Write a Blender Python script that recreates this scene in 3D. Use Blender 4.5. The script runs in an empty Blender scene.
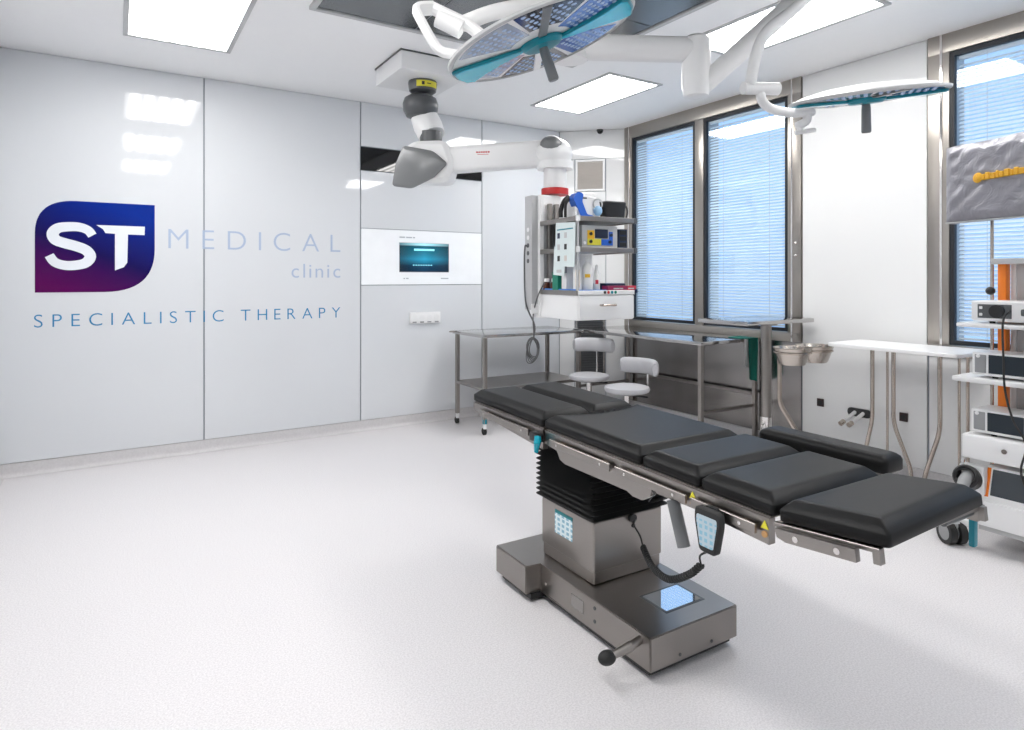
import bpy, bmesh, math, random
from mathutils import Vector, Matrix
random.seed(7)
scene = bpy.context.scene
C = scene.collection

# ------------------------------------------------------------------ camera, world, exposure
FPX, CAMH, YAW, V0 = 631.7, 1.38, math.radians(32.05), 278.0
SY, CY = math.sin(YAW), math.cos(YAW)
cam_data = bpy.data.cameras.new('camera')
cam_data.sensor_width = 36.0
cam_data.lens = FPX / 1024 * 36.0
cam_data.shift_y = -(365.0 - V0) / 1024
cam_data.clip_start = 0.02
cam = bpy.data.objects.new('camera', cam_data)
C.objects.link(cam)
cam.location = (0, 0, CAMH)
cam.rotation_euler = (math.pi / 2, 0, -YAW)
scene.camera = cam

world = bpy.data.worlds.new('sky')
scene.world = world
world.use_nodes = True
wbg = world.node_tree.nodes['Background']
wbg.inputs[0].default_value = (0.40, 0.61, 0.92, 1)
wbg.inputs[1].default_value = 1.1

scene.view_settings.view_transform = 'Standard'
scene.view_settings.look = 'None'
scene.view_settings.gamma = 1.0
scene.view_settings.use_curve_mapping = False
scene.view_settings.exposure = 0.26
LIGHT = 13.0            # luminance of the ceiling light panels

# ------------------------------------------------------------------ room dimensions
WX, WY, CEIL = 4.586, 5.55, 2.971
LX, FY = -0.69, -0.62
BASEH = 0.093
CHA, CHB = (4.084, 5.55), (4.586, 5.06)        # the chamfered corner

def at(u, v, t):
    """the world point seen at photo pixel (u, v) at distance t along the view axis"""
    a = (u - 512) / FPX
    return Vector(((SY + a * CY) * t, (CY - a * SY) * t, CAMH + (V0 - v) / FPX * t))

# ------------------------------------------------------------------ mesh helpers
class MB:
    def __init__(s):
        s.v, s.f = [], []
    def add(s, vs, fs, M=None):
        n = len(s.v)
        for p in vs:
            p = Vector(p)
            if M is not None: p = M @ p
            s.v.append(tuple(p))
        s.f += [tuple(i + n for i in f) for f in fs]
        return s
    def box(s, x0, x1, y0, y1, z0, z1, bev=0.0, seg=2, M=None):
        if bev <= 0:
            vs = [(x, y, z) for x in (x0, x1) for y in (y0, y1) for z in (z0, z1)]
            return s.add(vs, [(0,1,3,2),(4,6,7,5),(0,4,5,1),(2,3,7,6),(0,2,6,4),(1,5,7,3)], M)
        bm = bmesh.new()
        bmesh.ops.create_cube(bm, size=1)
        for q in bm.verts:
            q.co = ((x0+x1)/2 + q.co.x*(x1-x0), (y0+y1)/2 + q.co.y*(y1-y0), (z0+z1)/2 + q.co.z*(z1-z0))
        bmesh.ops.bevel(bm, geom=list(bm.edges), offset=bev, segments=seg, affect='EDGES', profile=0.6)
        return s.bm(bm, M)
    def bm(s, bm, M=None):
        bm.verts.index_update()
        s.add([q.co[:] for q in bm.verts], [[q.index for q in f.verts] for f in bm.faces], M)
        bm.free()
        return s
    def cyl(s, p0, p1, r, n=16, r2=None, caps=True, M=None):
        p0, p1 = Vector(p0), Vector(p1)
        r2 = r if r2 is None else r2
        d = (p1 - p0).normalized()
        a = d.orthogonal().normalized(); b = d.cross(a)
        vs, fs = [], []
        for p, q in ((p0, r), (p1, r2)):
            for i in range(n):
                t = 2 * math.pi * i / n
                vs.append(p + (a * math.cos(t) + b * math.sin(t)) * q)
        for i in range(n):
            j = (i + 1) % n
            fs.append((i, j, n + j, n + i))
        if caps:
            fs.append(tuple(range(n))[::-1]); fs.append(tuple(range(n, 2 * n)))
        return s.add(vs, fs, M)
    def tube(s, pts, r, n=10, M=None, closed=False, flat=1.0):
        pts = [Vector(p) for p in pts]
        rs = r if isinstance(r, (list, tuple)) else [r] * len(pts)
        vs, fs = [], []
        up = None
        m = len(pts)
        for k, p in enumerate(pts):
            if closed: d = pts[(k + 1) % m] - pts[k - 1]
            else: d = (pts[min(k + 1, m - 1)] - pts[max(k - 1, 0)])
            d.normalize()
            if up is None:
                a = d.orthogonal().normalized()
                if abs(d.z) < 0.9:
                    a = Vector((0, 0, 1)); a = (a - d * a.dot(d)).normalized()
            else:
                a = up - d * up.dot(d)
                a = a.normalized() if a.length > 1e-6 else d.orthogonal().normalized()
            up = a; b = d.cross(a)
            for i in range(n):
                t = 2 * math.pi * i / n
                vs.append(p + a * math.cos(t) * rs[k] * flat + b * math.sin(t) * rs[k])
        rng = m if closed else m - 1
        for k in range(rng):
            for i in range(n):
                j = (i + 1) % n; q = (k + 1) % m
                fs.append((k * n + i, k * n + j, q * n + j, q * n + i))
        if not closed:
            fs.append(tuple(range(n))[::-1]); fs.append(tuple(range((m - 1) * n, m * n)))
        return s.add(vs, fs, M)
    def lathe(s, prof, c=(0, 0, 0), n=24, M=None, caps=True):
        vs, fs = [], []
        for (r, z) in prof:
            for i in range(n):
                t = 2 * math.pi * i / n
                vs.append((c[0] + r * math.cos(t), c[1] + r * math.sin(t), c[2] + z))
        for k in range(len(prof) - 1):
            for i in range(n):
                j = (i + 1) % n
                fs.append((k * n + i, k * n + j, (k + 1) * n + j, (k + 1) * n + i))
        if caps and prof[0][0] > 1e-5: fs.append(tuple(range(n))[::-1])
        if caps and prof[-1][0] > 1e-5: fs.append(tuple(range((len(prof) - 1) * n, len(prof) * n)))
        return s.add(vs, fs, M)
    def prism(s, poly, z0, z1, M=None):
        n = len(poly)
        vs = [(x, y, z0) for x, y in poly] + [(x, y, z1) for x, y in poly]
        fs = [tuple(range(n))[::-1], tuple(range(n, 2 * n))]
        fs += [(i, (i + 1) % n, n + (i + 1) % n, n + i) for i in range(n)]
        return s.add(vs, fs, M)
    def rings(s, poly, prof, M=None):
        """a cushion: outline poly (counter-clockwise), prof = (inset, z) rings from bottom to top"""
        n = len(poly)
        P = [Vector((x, y)) for x, y in poly]
        nr = []
        for i in range(n):
            e0 = (P[i] - P[i - 1]).normalized(); e1 = (P[(i + 1) % n] - P[i]).normalized()
            n0 = Vector((-e0.y, e0.x)); n1 = Vector((-e1.y, e1.x))
            m = (n0 + n1); m /= max(0.5, m.length_squared / 2)
            nr.append(m)
        vs, fs = [], []
        for ins, z in prof:
            for p, m in zip(P, nr):
                vs.append((p.x + m.x * ins, p.y + m.y * ins, z))
        for k in range(len(prof) - 1):
            for i in range(n):
                j = (i + 1) % n
                fs.append((k * n + i, k * n + j, (k + 1) * n + j, (k + 1) * n + i))
        fs.append(tuple(range(n))[::-1]); fs.append(tuple(range((len(prof) - 1) * n, len(prof) * n)))
        return s.add(vs, fs, M)
    def ball(s, c, r, M=None, sx=1, sy=1, sz=1, n=16):
        prof = []
        k = max(6, n // 2)
        for i in range(k + 1):
            t = -math.pi / 2 + math.pi * i / k
            prof.append((max(1e-6, math.cos(t)) * r, math.sin(t) * r))
        T = Matrix.Translation(c) @ Matrix.Diagonal((sx, sy, sz, 1))
        if M is not None: T = M @ T
        return s.lathe(prof, n=n, M=T)
    def mesh(s, name, ang=35):
        me = bpy.data.meshes.new(name)
        me.from_pydata(s.v, [], s.f)
        bm = bmesh.new(); bm.from_mesh(me)
        bmesh.ops.recalc_face_normals(bm, faces=list(bm.faces))
        bm.to_mesh(me); bm.free()
        for p in me.polygons: p.use_smooth = True
        me.set_sharp_from_angle(angle=math.radians(ang))
        me.update()
        return me
    def build(s, name, mat, parent=None, ang=35):
        return link(name, s.mesh(name, ang), mat, parent)

def link(name, me, mat, parent=None):
    o = bpy.data.objects.new(name, me)
    C.objects.link(o)
    if mat is not None:
        me.materials.clear(); me.materials.append(mat)
    if parent is not None: o.parent = parent
    return o
def tag(o, label, cat, group=None):
    o['label'] = label; o['category'] = cat
    if group: o['group'] = group
    return o
def empty(name, loc=(0, 0, 0), rz=0, label=None, cat=None, group=None):
    o = bpy.data.objects.new(name, None)
    o.empty_display_size = 0.1
    C.objects.link(o)
    o.location = loc; o.rotation_euler = (0, 0, rz)
    if label: tag(o, label, cat, group)
    return o
def structure(o):
    o['kind'] = 'structure'; return o
def frame3(origin, xa, ya, za):
    M = Matrix.Identity(4)
    for i, a in enumerate((xa, ya, za)):
        for k in range(3): M[k][i] = a[k]
    for k in range(3): M[k][3] = origin[k]
    return M
def fillet(pts, r, n=6):
    """round the inner corners of a polyline"""
    pts = [Vector(p) for p in pts]
    out = [pts[0]]
    for i in range(1, len(pts) - 1):
        a, b, c = pts[i - 1], pts[i], pts[i + 1]
        d0, d1 = (a - b), (c - b)
        k = min(r, d0.length * .45, d1.length * .45)
        p, q = b + d0.normalized() * k, b + d1.normalized() * k
        for j in range(n + 1):
            t = j / n
            out.append(p * (1 - t) ** 2 + b * 2 * t * (1 - t) + q * t * t)
    out.append(pts[-1])
    return out
def spline(pts, n=8):
    pts = [Vector(p) for p in pts]
    P = [pts[0] * 2 - pts[1]] + pts + [pts[-1] * 2 - pts[-2]]
    out = []
    for i in range(1, len(P) - 2):
        for j in range(n):
            t = j / n
            a, b, c, d = P[i - 1], P[i], P[i + 1], P[i + 2]
            out.append(0.5 * ((2 * b) + (c - a) * t + (2 * a - 5 * b + 4 * c - d) * t * t + (3 * b - a - 3 * c + d) * t ** 3))
    out.append(pts[-1])
    return out
def roundpoly(pts, r, n=5):
    out = []
    m = len(pts)
    P = [Vector(p) for p in pts]
    rr = r if isinstance(r, (list, tuple)) else [r] * m
    for i in range(m):
        a, b, c = P[i - 1], P[i], P[(i + 1) % m]
        d0, d1 = a - b, c - b
        k = min(rr[i], d0.length * .49, d1.length * .49)
        if k < 1e-5:
            out.append((b.x, b.y)); continue
        p, q = b + d0.normalized() * k, b + d1.normalized() * k
        for j in range(n + 1):
            t = j / n
            w = p * (1 - t) ** 2 + b * 2 * t * (1 - t) + q * t * t
            out.append((w.x, w.y))
    return out

# ------------------------------------------------------------------ materials
def nodes(name):
    m = bpy.data.materials.new(name); m.use_nodes = True
    nt = m.node_tree
    return m, nt, nt.nodes['Principled BSDF']
def mat(name, col, rough=0.5, metal=0.0, spec=0.5, var=0.04, scale=8.0, coat=0.0, bump=0.0, bscale=60.0, emit=None, estr=0.0):
    m, nt, b = nodes(name)
    tc = nt.nodes.new('ShaderNodeTexCoord')
    nz = nt.nodes.new('ShaderNodeTexNoise'); nz.inputs['Scale'].default_value = scale
    nz.inputs['Detail'].default_value = 3
    nt.links.new(tc.outputs['Object'], nz.inputs['Vector'])
    mx = nt.nodes.new('ShaderNodeMix'); mx.data_type = 'RGBA'
    mx.inputs['A'].default_value = tuple(max(0, c * (1 - var)) for c in col) + (1,)
    mx.inputs['B'].default_value = tuple(min(1, c * (1 + var)) for c in col) + (1,)
    nt.links.new(nz.outputs['Fac'], mx.inputs['Factor'])
    nt.links.new(mx.outputs['Result'], b.inputs['Base Color'])
    b.inputs['Roughness'].default_value = rough
    b.inputs['Metallic'].default_value = metal
    b.inputs['Specular IOR Level'].default_value = spec
    b.inputs['Coat Weight'].default_value = coat
    if bump > 0:
        n2 = nt.nodes.new('ShaderNodeTexNoise'); n2.inputs['Scale'].default_value = bscale
        nt.links.new(tc.outputs['Object'], n2.inputs['Vector'])
        bp = nt.nodes.new('ShaderNodeBump'); bp.inputs['Strength'].default_value = bump
        bp.inputs['Distance'].default_value = 0.01
        nt.links.new(n2.outputs['Fac'], bp.inputs['Height'])
        nt.links.new(bp.outputs['Normal'], b.inputs['Normal'])
    if emit:
        b.inputs['Emission Color'].default_value = tuple(emit) + (1,)
        b.inputs['Emission Strength'].default_value = estr
    return m
def brushed(name, col, rough=0.25, stretch=(1, 60, 60), amp=0.04):
    m, nt, b = nodes(name)
    tc = nt.nodes.new('ShaderNodeTexCoord')
    mp = nt.nodes.new('ShaderNodeMapping'); mp.inputs['Scale'].default_value = stretch
    nz = nt.nodes.new('ShaderNodeTexNoise'); nz.inputs['Scale'].default_value = 6; nz.inputs['Detail'].default_value = 2
    nt.links.new(tc.outputs['Object'], mp.inputs['Vector']); nt.links.new(mp.outputs['Vector'], nz.inputs['Vector'])
    r = nt.nodes.new('ShaderNodeMapRange')
    r.inputs['To Min'].default_value = max(0.02, rough - amp); r.inputs['To Max'].default_value = rough + amp
    nt.links.new(nz.outputs['Fac'], r.inputs['Value']); nt.links.new(r.outputs['Result'], b.inputs['Roughness'])
    mx = nt.nodes.new('ShaderNodeMix'); mx.data_type = 'RGBA'
    mx.inputs['A'].default_value = tuple(c * .95 for c in col) + (1,); mx.inputs['B'].default_value = tuple(col) + (1,)
    nt.links.new(nz.outputs['Fac'], mx.inputs['Factor']); nt.links.new(mx.outputs['Result'], b.inputs['Base Color'])
    b.inputs['Metallic'].default_value = 1.0
    return m

M = {}
M['steel'] = brushed('brushed_steel', (0.33, 0.308, 0.29), 0.30, (40, 2, 40))
M['steel_dark'] = brushed('steel_panel', (0.36, 0.345, 0.335), 0.21, (40, 40, 1.5), 0.03)
M['steel_frame'] = brushed('window_steel', (0.42, 0.39, 0.355), 0.30, (40, 40, 1.5))
M['steel_top'] = brushed('steel_top', (0.50, 0.49, 0.48), 0.11, (3, 50, 3), 0.03)
M['chrome'] = mat('chrome', (0.72, 0.70, 0.68), 0.10, 1.0)
M['tube'] = mat('steel_tube', (0.48, 0.42, 0.37), 0.20, 1.0)
M['glass_wall'] = mat('painted_glass', (0.70, 0.72, 0.745), 0.04, 0, 0.55, 0.01, 2)
M['glass_wall_w'] = mat('white_glass', (0.76, 0.765, 0.765), 0.05, 0, 0.5, 0.01, 2)
M['groove'] = mat('groove_grey', (0.30, 0.33, 0.37), 0.6)
M['white'] = mat('white_enamel', (0.84, 0.84, 0.84), 0.28, 0, 0.5, 0.015)
M['white_soft'] = mat('white_plastic', (0.82, 0.82, 0.82), 0.42, 0, 0.5, 0.015)
M['ceil'] = mat('ceiling_white', (0.95, 0.95, 0.955), 0.55, 0, 0.3, 0.01)
M['black_pad'] = mat('black_leatherette', (0.008, 0.008, 0.0083), 0.42, 0, 0.18, 0.1, 20, bump=0.02, bscale=260)
M['black'] = mat('black_plastic', (0.014, 0.014, 0.015), 0.38)
M['black_gloss'] = mat('black_glass', (0.006, 0.006, 0.007), 0.03, 0, 0.5)
M['rubber'] = mat('black_rubber', (0.012, 0.012, 0.012), 0.55)
M['gasket'] = mat('black_gasket', (0.008, 0.010, 0.014), 0.5)
M['grey'] = mat('grey_plastic', (0.30, 0.305, 0.31), 0.4)
M['dgrey'] = mat('dark_grey_plastic', (0.085, 0.09, 0.095), 0.32)
M['mgrey'] = mat('shield_grey', (0.20, 0.205, 0.21), 0.35, 0.3)
M['lgrey'] = mat('light_grey', (0.52, 0.525, 0.53), 0.45)
M['seat'] = mat('light_grey_vinyl', (0.46, 0.46, 0.48), 0.5, bump=0.03, bscale=150)
M['teal'] = mat('teal_plastic', (0.0, 0.22, 0.29), 0.35)
M['teal_bright'] = mat('teal_gloss', (0.0, 0.34, 0.45), 0.22)
M['orange'] = mat('orange_enamel', (0.90, 0.22, 0.01), 0.4)
M['red'] = mat('red_band', (0.55, 0.02, 0.02), 0.4)
M['yellow'] = mat('yellow_label', (0.75, 0.68, 0.05), 0.5)
M['amber'] = mat('copper_dot', (0.55, 0.30, 0.12), 0.4)
M['blue'] = mat('blue_plastic', (0.02, 0.13, 0.62), 0.35)
M['sky'] = mat('pale_blue_plastic', (0.30, 0.52, 0.75), 0.35)
M['mat_blue'] = mat('blue_tray_mat', (0.05, 0.25, 0.75), 0.5)
M['green'] = mat('green_cloth', (0.0, 0.135, 0.10), 0.8, bump=0.2, bscale=40)
M['greenbox'] = mat('green_carton', (0.0, 0.20, 0.13), 0.5)
M['brown'] = mat('amber_glass', (0.10, 0.03, 0.015), 0.15)
M['navy'] = mat('navy_plastic', (0.012, 0.025, 0.07), 0.35)
M['maroon'] = mat('maroon_carton', (0.28, 0.01, 0.07), 0.4)
M['redcarton'] = mat('red_carton', (0.55, 0.03, 0.06), 0.4)
M['bottle'] = mat('white_bottle', (0.86, 0.86, 0.84), 0.3)
M['paper'] = mat('laminated_paper', (0.74, 0.83, 0.83), 0.25)
M['amber_band'] = mat('yellow_print', (0.85, 0.50, 0.02), 0.45)
M['beige'] = mat('vent_beige', (0.62, 0.58, 0.54), 0.5)
M['cable'] = mat('grey_cable', (0.10, 0.10, 0.105), 0.45)
M['led_tube'] = mat('led_white', (0.80, 0.82, 0.86), 0.25)
M['socket'] = mat('dark_socket', (0.035, 0.018, 0.018), 0.4)

def floor_material():
    m, nt, b = nodes('speckled_vinyl')
    tc = nt.nodes.new('ShaderNodeTexCoord')
    base = (0.71, 0.695, 0.70)
    prev = None
    n1 = nt.nodes.new('ShaderNodeTexNoise'); n1.inputs['Scale'].default_value = 160; n1.inputs['Detail'].default_value = 4
    nt.links.new(tc.outputs['Object'], n1.inputs['Vector'])
    r1 = nt.nodes.new('ShaderNodeValToRGB')
    r1.color_ramp.elements[0].position = 0.36; r1.color_ramp.elements[0].color = (0.66, 0.64, 0.65, 1)
    r1.color_ramp.elements[1].position = 0.62; r1.color_ramp.elements[1].color = (0.79, 0.77, 0.78, 1)
    nt.links.new(n1.outputs['Fac'], r1.inputs['Fac'])
    v = nt.nodes.new('ShaderNodeTexVoronoi'); v.inputs['Scale'].default_value = 210
    nt.links.new(tc.outputs['Object'], v.inputs['Vector'])
    r2 = nt.nodes.new('ShaderNodeValToRGB')
    r2.color_ramp.elements[0].position = 0.13; r2.color_ramp.elements[0].color = (0.62, 0.60, 0.61, 1)
    r2.color_ramp.elements[1].position = 0.22; r2.color_ramp.elements[1].color = (1, 1, 1, 1)
    nt.links.new(v.outputs['Distance'], r2.inputs['Fac'])
    mx = nt.nodes.new('ShaderNodeMix'); mx.data_type = 'RGBA'; mx.blend_type = 'MULTIPLY'; mx.inputs['Factor'].default_value = 0.45
    nt.links.new(r1.outputs['Color'], mx.inputs['A']); nt.links.new(r2.outputs['Color'], mx.inputs['B'])
    nt.links.new(mx.outputs['Result'], b.inputs['Base Color'])
    b.inputs['Roughness'].default_value = 0.38
    b.inputs['Specular IOR Level'].default_value = 0.35
    return m
M['floor'] = floor_material()
def cove_material():
    m = mat('cove_vinyl', (0.62, 0.605, 0.61), 0.45, 0, 0.35, 0.12, 70)
    return m
M['cove'] = cove_material()

def pane_material():
    m = bpy.data.materials.new('window_glass'); m.use_nodes = True
    nt = m.node_tree; nt.nodes.clear()
    out = nt.nodes.new('ShaderNodeOutputMaterial')
    lw = nt.nodes.new('ShaderNodeLayerWeight'); lw.inputs['Blend'].default_value = 0.5
    pw = nt.nodes.new('ShaderNodeMath'); pw.operation = 'POWER'; pw.inputs[1].default_value = 4.0
    nt.links.new(lw.outputs['Facing'], pw.inputs[0])
    fr = nt.nodes.new('ShaderNodeMapRange'); fr.inputs['To Min'].default_value = 0.05; fr.inputs['To Max'].default_value = 1.0
    nt.links.new(pw.outputs[0], fr.inputs['Value'])
    tr = nt.nodes.new('ShaderNodeBsdfTransparent'); tr.inputs['Color'].default_value = (0.93, 0.97, 1.0, 1)
    gl = nt.nodes.new('ShaderNodeBsdfGlossy'); gl.inputs['Roughness'].default_value = 0.01
    mx = nt.nodes.new('ShaderNodeMixShader')
    nt.links.new(fr.outputs['Result'], mx.inputs['Fac'])
    nt.links.new(tr.outputs['BSDF'], mx.inputs[1]); nt.links.new(gl.outputs['BSDF'], mx.inputs[2])
    nt.links.new(mx.outputs['Shader'], out.inputs['Surface'])
    return m
M['pane'] = pane_material()
def slat_material():
    m = bpy.data.materials.new('blind_slat'); m.use_nodes = True
    nt = m.node_tree; nt.nodes.clear()
    out = nt.nodes.new('ShaderNodeOutputMaterial')
    d = nt.nodes.new('ShaderNodeBsdfDiffuse'); d.inputs['Color'].default_value = (0.90, 0.92, 0.94, 1)
    t = nt.nodes.new('ShaderNodeBsdfTranslucent'); t.inputs['Color'].default_value = (0.70, 0.78, 0.88, 1)
    mx = nt.nodes.new('ShaderNodeMixShader'); mx.inputs['Fac'].default_value = 0.22
    nt.links.new(d.outputs['BSDF'], mx.inputs[1]); nt.links.new(t.outputs['BSDF'], mx.inputs[2])
    nt.links.new(mx.outputs['Shader'], out.inputs['Surface'])
    return m
M['slat'] = slat_material()
def lamp_material():
    m = bpy.data.materials.new('lit_diffuser'); m.use_nodes = True
    nt = m.node_tree; nt.nodes.clear()
    out = nt.nodes.new('ShaderNodeOutputMaterial')
    em = nt.nodes.new('ShaderNodeEmission'); em.inputs['Color'].default_value = (1.0, 0.985, 0.965, 1)
    tc = nt.nodes.new('ShaderNodeTexCoord'); sp = nt.nodes.new('ShaderNodeSeparateXYZ')
    nt.links.new(tc.outputs['Object'], sp.inputs[0])
    mu = nt.nodes.new('ShaderNodeMath'); mu.operation = 'MULTIPLY'; mu.inputs[1].default_value = 2 * math.pi * 5 / 0.55
    nt.links.new(sp.outputs['X'], mu.inputs[0])
    co = nt.nodes.new('ShaderNodeMath'); co.operation = 'COSINE'; nt.links.new(mu.outputs[0], co.inputs[0])
    mr = nt.nodes.new('ShaderNodeMapRange'); mr.inputs['From Min'].default_value = -1; mr.inputs['From Max'].default_value = 1
    mr.inputs['To Min'].default_value = LIGHT * 0.40; mr.inputs['To Max'].default_value = LIGHT * 1.60
    nt.links.new(co.outputs[0], mr.inputs['Value']); nt.links.new(mr.outputs['Result'], em.inputs['Strength'])
    nt.links.new(em.outputs['Emission'], out.inputs['Surface'])
    return m
M['lamp'] = lamp_material()
def logo_material():
    m, nt, b = nodes('logo_print')
    tc = nt.nodes.new('ShaderNodeTexCoord'); sp = nt.nodes.new('ShaderNodeSeparateXYZ')
    nt.links.new(tc.outputs['Generated'], sp.inputs[0])
    # dark purple grows towards the lower left corner
    a = nt.nodes.new('ShaderNodeMath'); a.operation = 'MULTIPLY'; a.inputs[1].default_value = 0.45
    nt.links.new(sp.outputs['X'], a.inputs[0])
    s = nt.nodes.new('ShaderNodeMath'); s.operation = 'ADD'
    nt.links.new(a.outputs[0], s.inputs[0]); nt.links.new(sp.outputs['Z'], s.inputs[1])
    r = nt.nodes.new('ShaderNodeValToRGB')
    e = r.color_ramp.elements
    e[0].position = 0.08; e[0].color = (0.10, 0.001, 0.085, 1)
    e[1].position = 1.25 / 1.45; e[1].color = (0.0, 0.022, 0.27, 1)
    k = r.color_ramp.elements.new(0.45); k.color = (0.008, 0.003, 0.085, 1)
    dv = nt.nodes.new('ShaderNodeMath'); dv.operation = 'DIVIDE'; dv.inputs[1].default_value = 1.45
    nt.links.new(s.outputs[0], dv.inputs[0]); nt.links.new(dv.outputs[0], r.inputs['Fac'])
    nt.links.new(r.outputs['Color'], b.inputs['Base Color'])
    b.inputs['Roughness'].default_value = 0.12
    b.inputs['Specular IOR Level'].default_value = 0.15
    return m
M['logo'] = logo_material()
M['print_pale'] = mat('pale_blue_print', (0.42, 0.51, 0.66), 0.2)
M['print_blue'] = mat('blue_print', (0.05, 0.24, 0.46), 0.2, 0, 0.2)
M['print_white'] = mat('white_print', (0.82, 0.85, 0.90), 0.1)
M['print_grey'] = mat('grey_print', (0.45, 0.48, 0.52), 0.3)
def screen_material():
    m, nt, b = nodes('lit_screen')
    tc = nt.nodes.new('ShaderNodeTexCoord'); sp = nt.nodes.new('ShaderNodeSeparateXYZ')
    nt.links.new(tc.outputs['Generated'], sp.inputs[0])
    gx = nt.nodes.new('ShaderNodeMath'); gx.operation = 'SUBTRACT'; gx.inputs[1].default_value = 0.5
    nt.links.new(sp.outputs['X'], gx.inputs[0])
    ab = nt.nodes.new('ShaderNodeMath'); ab.operation = 'ABSOLUTE'; nt.links.new(gx.outputs[0], ab.inputs[0])
    r = nt.nodes.new('ShaderNodeValToRGB'); e = r.color_ramp.elements
    e[0].position = 0; e[0].color = (0.0, 0.012, 0.035, 1)
    e[1].position = 1.0; e[1].color = (0.30, 0.60, 0.68, 1)
    for p, c in ((0.22, (0.0, 0.03, 0.07, 1)), (0.45, (0.01, 0.22, 0.36, 1)), (0.60, (0.01, 0.14, 0.22, 1)), (0.80, (0.0, 0.10, 0.15, 1)), (0.90, (0.0, 0.06, 0.10, 1)), (0.93, (0.30, 0.60, 0.68, 1))):
        k = e.new(p); k.color = c
    nt.links.new(sp.outputs['Z'], r.inputs['Fac'])
    mr = nt.nodes.new('ShaderNodeMapRange'); mr.inputs['From Max'].default_value = 0.5
    mr.inputs['To Min'].default_value = 1.5; mr.inputs['To Max'].default_value = 0.35
    nt.links.new(ab.outputs[0], mr.inputs['Value'])
    b.inputs['Base Color'].default_value = (0.005, 0.01, 0.015, 1); b.inputs['Roughness'].default_value = 0.08
    nt.links.new(r.outputs['Color'], b.inputs['Emission Color']); nt.links.new(mr.outputs['Result'], b.inputs['Emission Strength'])
    return m
M['screen'] = screen_material()
M['screen_text'] = mat('screen_text', (0.2, 0.6, 0.7), 0.3, emit=(0.25, 0.75, 0.85), estr=0.8)
M['dark_screen'] = mat('switched_off_screen', (0.035, 0.045, 0.055), 0.12)
M['lcd'] = mat('device_lcd', (0.02, 0.03, 0.06), 0.15)
M['cover'] = None
def cover_material():
    m, nt, b = nodes('grey_dust_cover')
    tc = nt.nodes.new('ShaderNodeTexCoord')
    b.inputs['Base Color'].default_value = (0.29, 0.285, 0.315, 1)
    b.inputs['Roughness'].default_value = 0.34; b.inputs['Metallic'].default_value = 0.15
    nz = nt.nodes.new('ShaderNodeTexNoise'); nz.inputs['Scale'].default_value = 13; nz.inputs['Detail'].default_value = 3
    nz.inputs['Distortion'].default_value = 0.9
    nt.links.new(tc.outputs['Object'], nz.inputs['Vector'])
    bp = nt.nodes.new('ShaderNodeBump'); bp.inputs['Strength'].default_value = 0.6; bp.inputs['Distance'].default_value = 0.02
    nt.links.new(nz.outputs['Fac'], bp.inputs['Height']); nt.links.new(bp.outputs['Normal'], b.inputs['Normal'])
    return m
M['cover'] = cover_material()
def mesh_material():
    # fine perforated metal of the air outlet
    m, nt, b = nodes('perforated_air_outlet')
    tc = nt.nodes.new('ShaderNodeTexCoord')
    v = nt.nodes.new('ShaderNodeTexVoronoi'); v.inputs['Scale'].default_value = 220
    nt.links.new(tc.outputs['Object'], v.inputs['Vector'])
    r = nt.nodes.new('ShaderNodeValToRGB')
    r.color_ramp.elements[0].color = (0.02, 0.022, 0.025, 1); r.color_ramp.elements[1].color = (0.20, 0.21, 0.22, 1)
    r.color_ramp.elements[1].position = 0.6
    nt.links.new(v.outputs['Distance'], r.inputs['Fac']); nt.links.new(r.outputs['Color'], b.inputs['Base Color'])
    b.inputs['Metallic'].default_value = 0.7; b.inputs['Roughness'].default_value = 0.22
    return m
M['mesh'] = mesh_material()

# ------------------------------------------------------------------ the setting
structure(MB().box(LX - .15, WX + .15, FY - .15, WY + .15, -0.08, 0).build('floor', M['floor']))
structure(MB().box(LX - .15, WX + .15, FY - .15, WY + .15, CEIL, CEIL + .1).build('ceiling', M['ceil']))

def panel(parent, p0, p1, z0, z1, m, gap=0.005, th=0.012, off=0.0):
    """a flat cladding panel standing in front of a wall; p0 -> p1 runs left to right as seen from the room"""
    a, b = Vector((p0[0], p0[1], 0)), Vector((p1[0], p1[1], 0))
    d = (b - a).normalized(); n = Vector((-d.y, d.x, 0))      # away from the room
    T = frame3(a, d, n, Vector((0, 0, 1)))
    L = (b - a).length
    o = MB().box(gap, L - gap, off, off + th, z0 + gap * .6, z1 - gap * .6, 0.0015, 1, M=T).build('panel', m, parent)
    return o
def wall(name, p0, p1, z0=0.0, z1=CEIL, back=0.05, off=0.0125):
    a, b = Vector((p0[0], p0[1], 0)), Vector((p1[0], p1[1], 0))
    d = (b - a).normalized(); n = Vector((-d.y, d.x, 0))
    T = frame3(a, d, n, Vector((0, 0, 1)))
    return structure(MB().box(-.02, (b - a).length + .02, off, off + back, z0, z1, M=T).build(name, M['groove']))
def cove(name, p0, p1):
    a, b = Vector((p0[0], p0[1], 0)), Vector((p1[0], p1[1], 0))
    d = (b - a).normalized(); n = Vector((-d.y, d.x, 0))
    T = frame3(a, n, Vector((0, 0, 1)), d)           # profile in (n, z), swept along d
    prof = [(0.0, 0.0), (0.012, 0.0), (0.012, BASEH), (-0.002, BASEH), (-0.004, 0.05)]
    prof += [(-0.004 - 0.03 * (1 - math.cos(t)), 0.04 - 0.04 * math.sin(t)) for t in [math.pi / 2 * k / 6 for k in range(7)]]
    # quarter-round transition onto the floor
    prof = [(0.012, 0.001), (0.012, BASEH), (-0.003, BASEH)]
    for k in range(8):
        t = math.pi / 2 * k / 7
        prof.append((-0.003 - 0.035 * (1 - math.cos(t)), 0.036 - 0.035 * math.sin(t)))
    return structure(MB().prism(prof, 0, (b - a).length, M=T).build(name, M['cove']))

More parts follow.
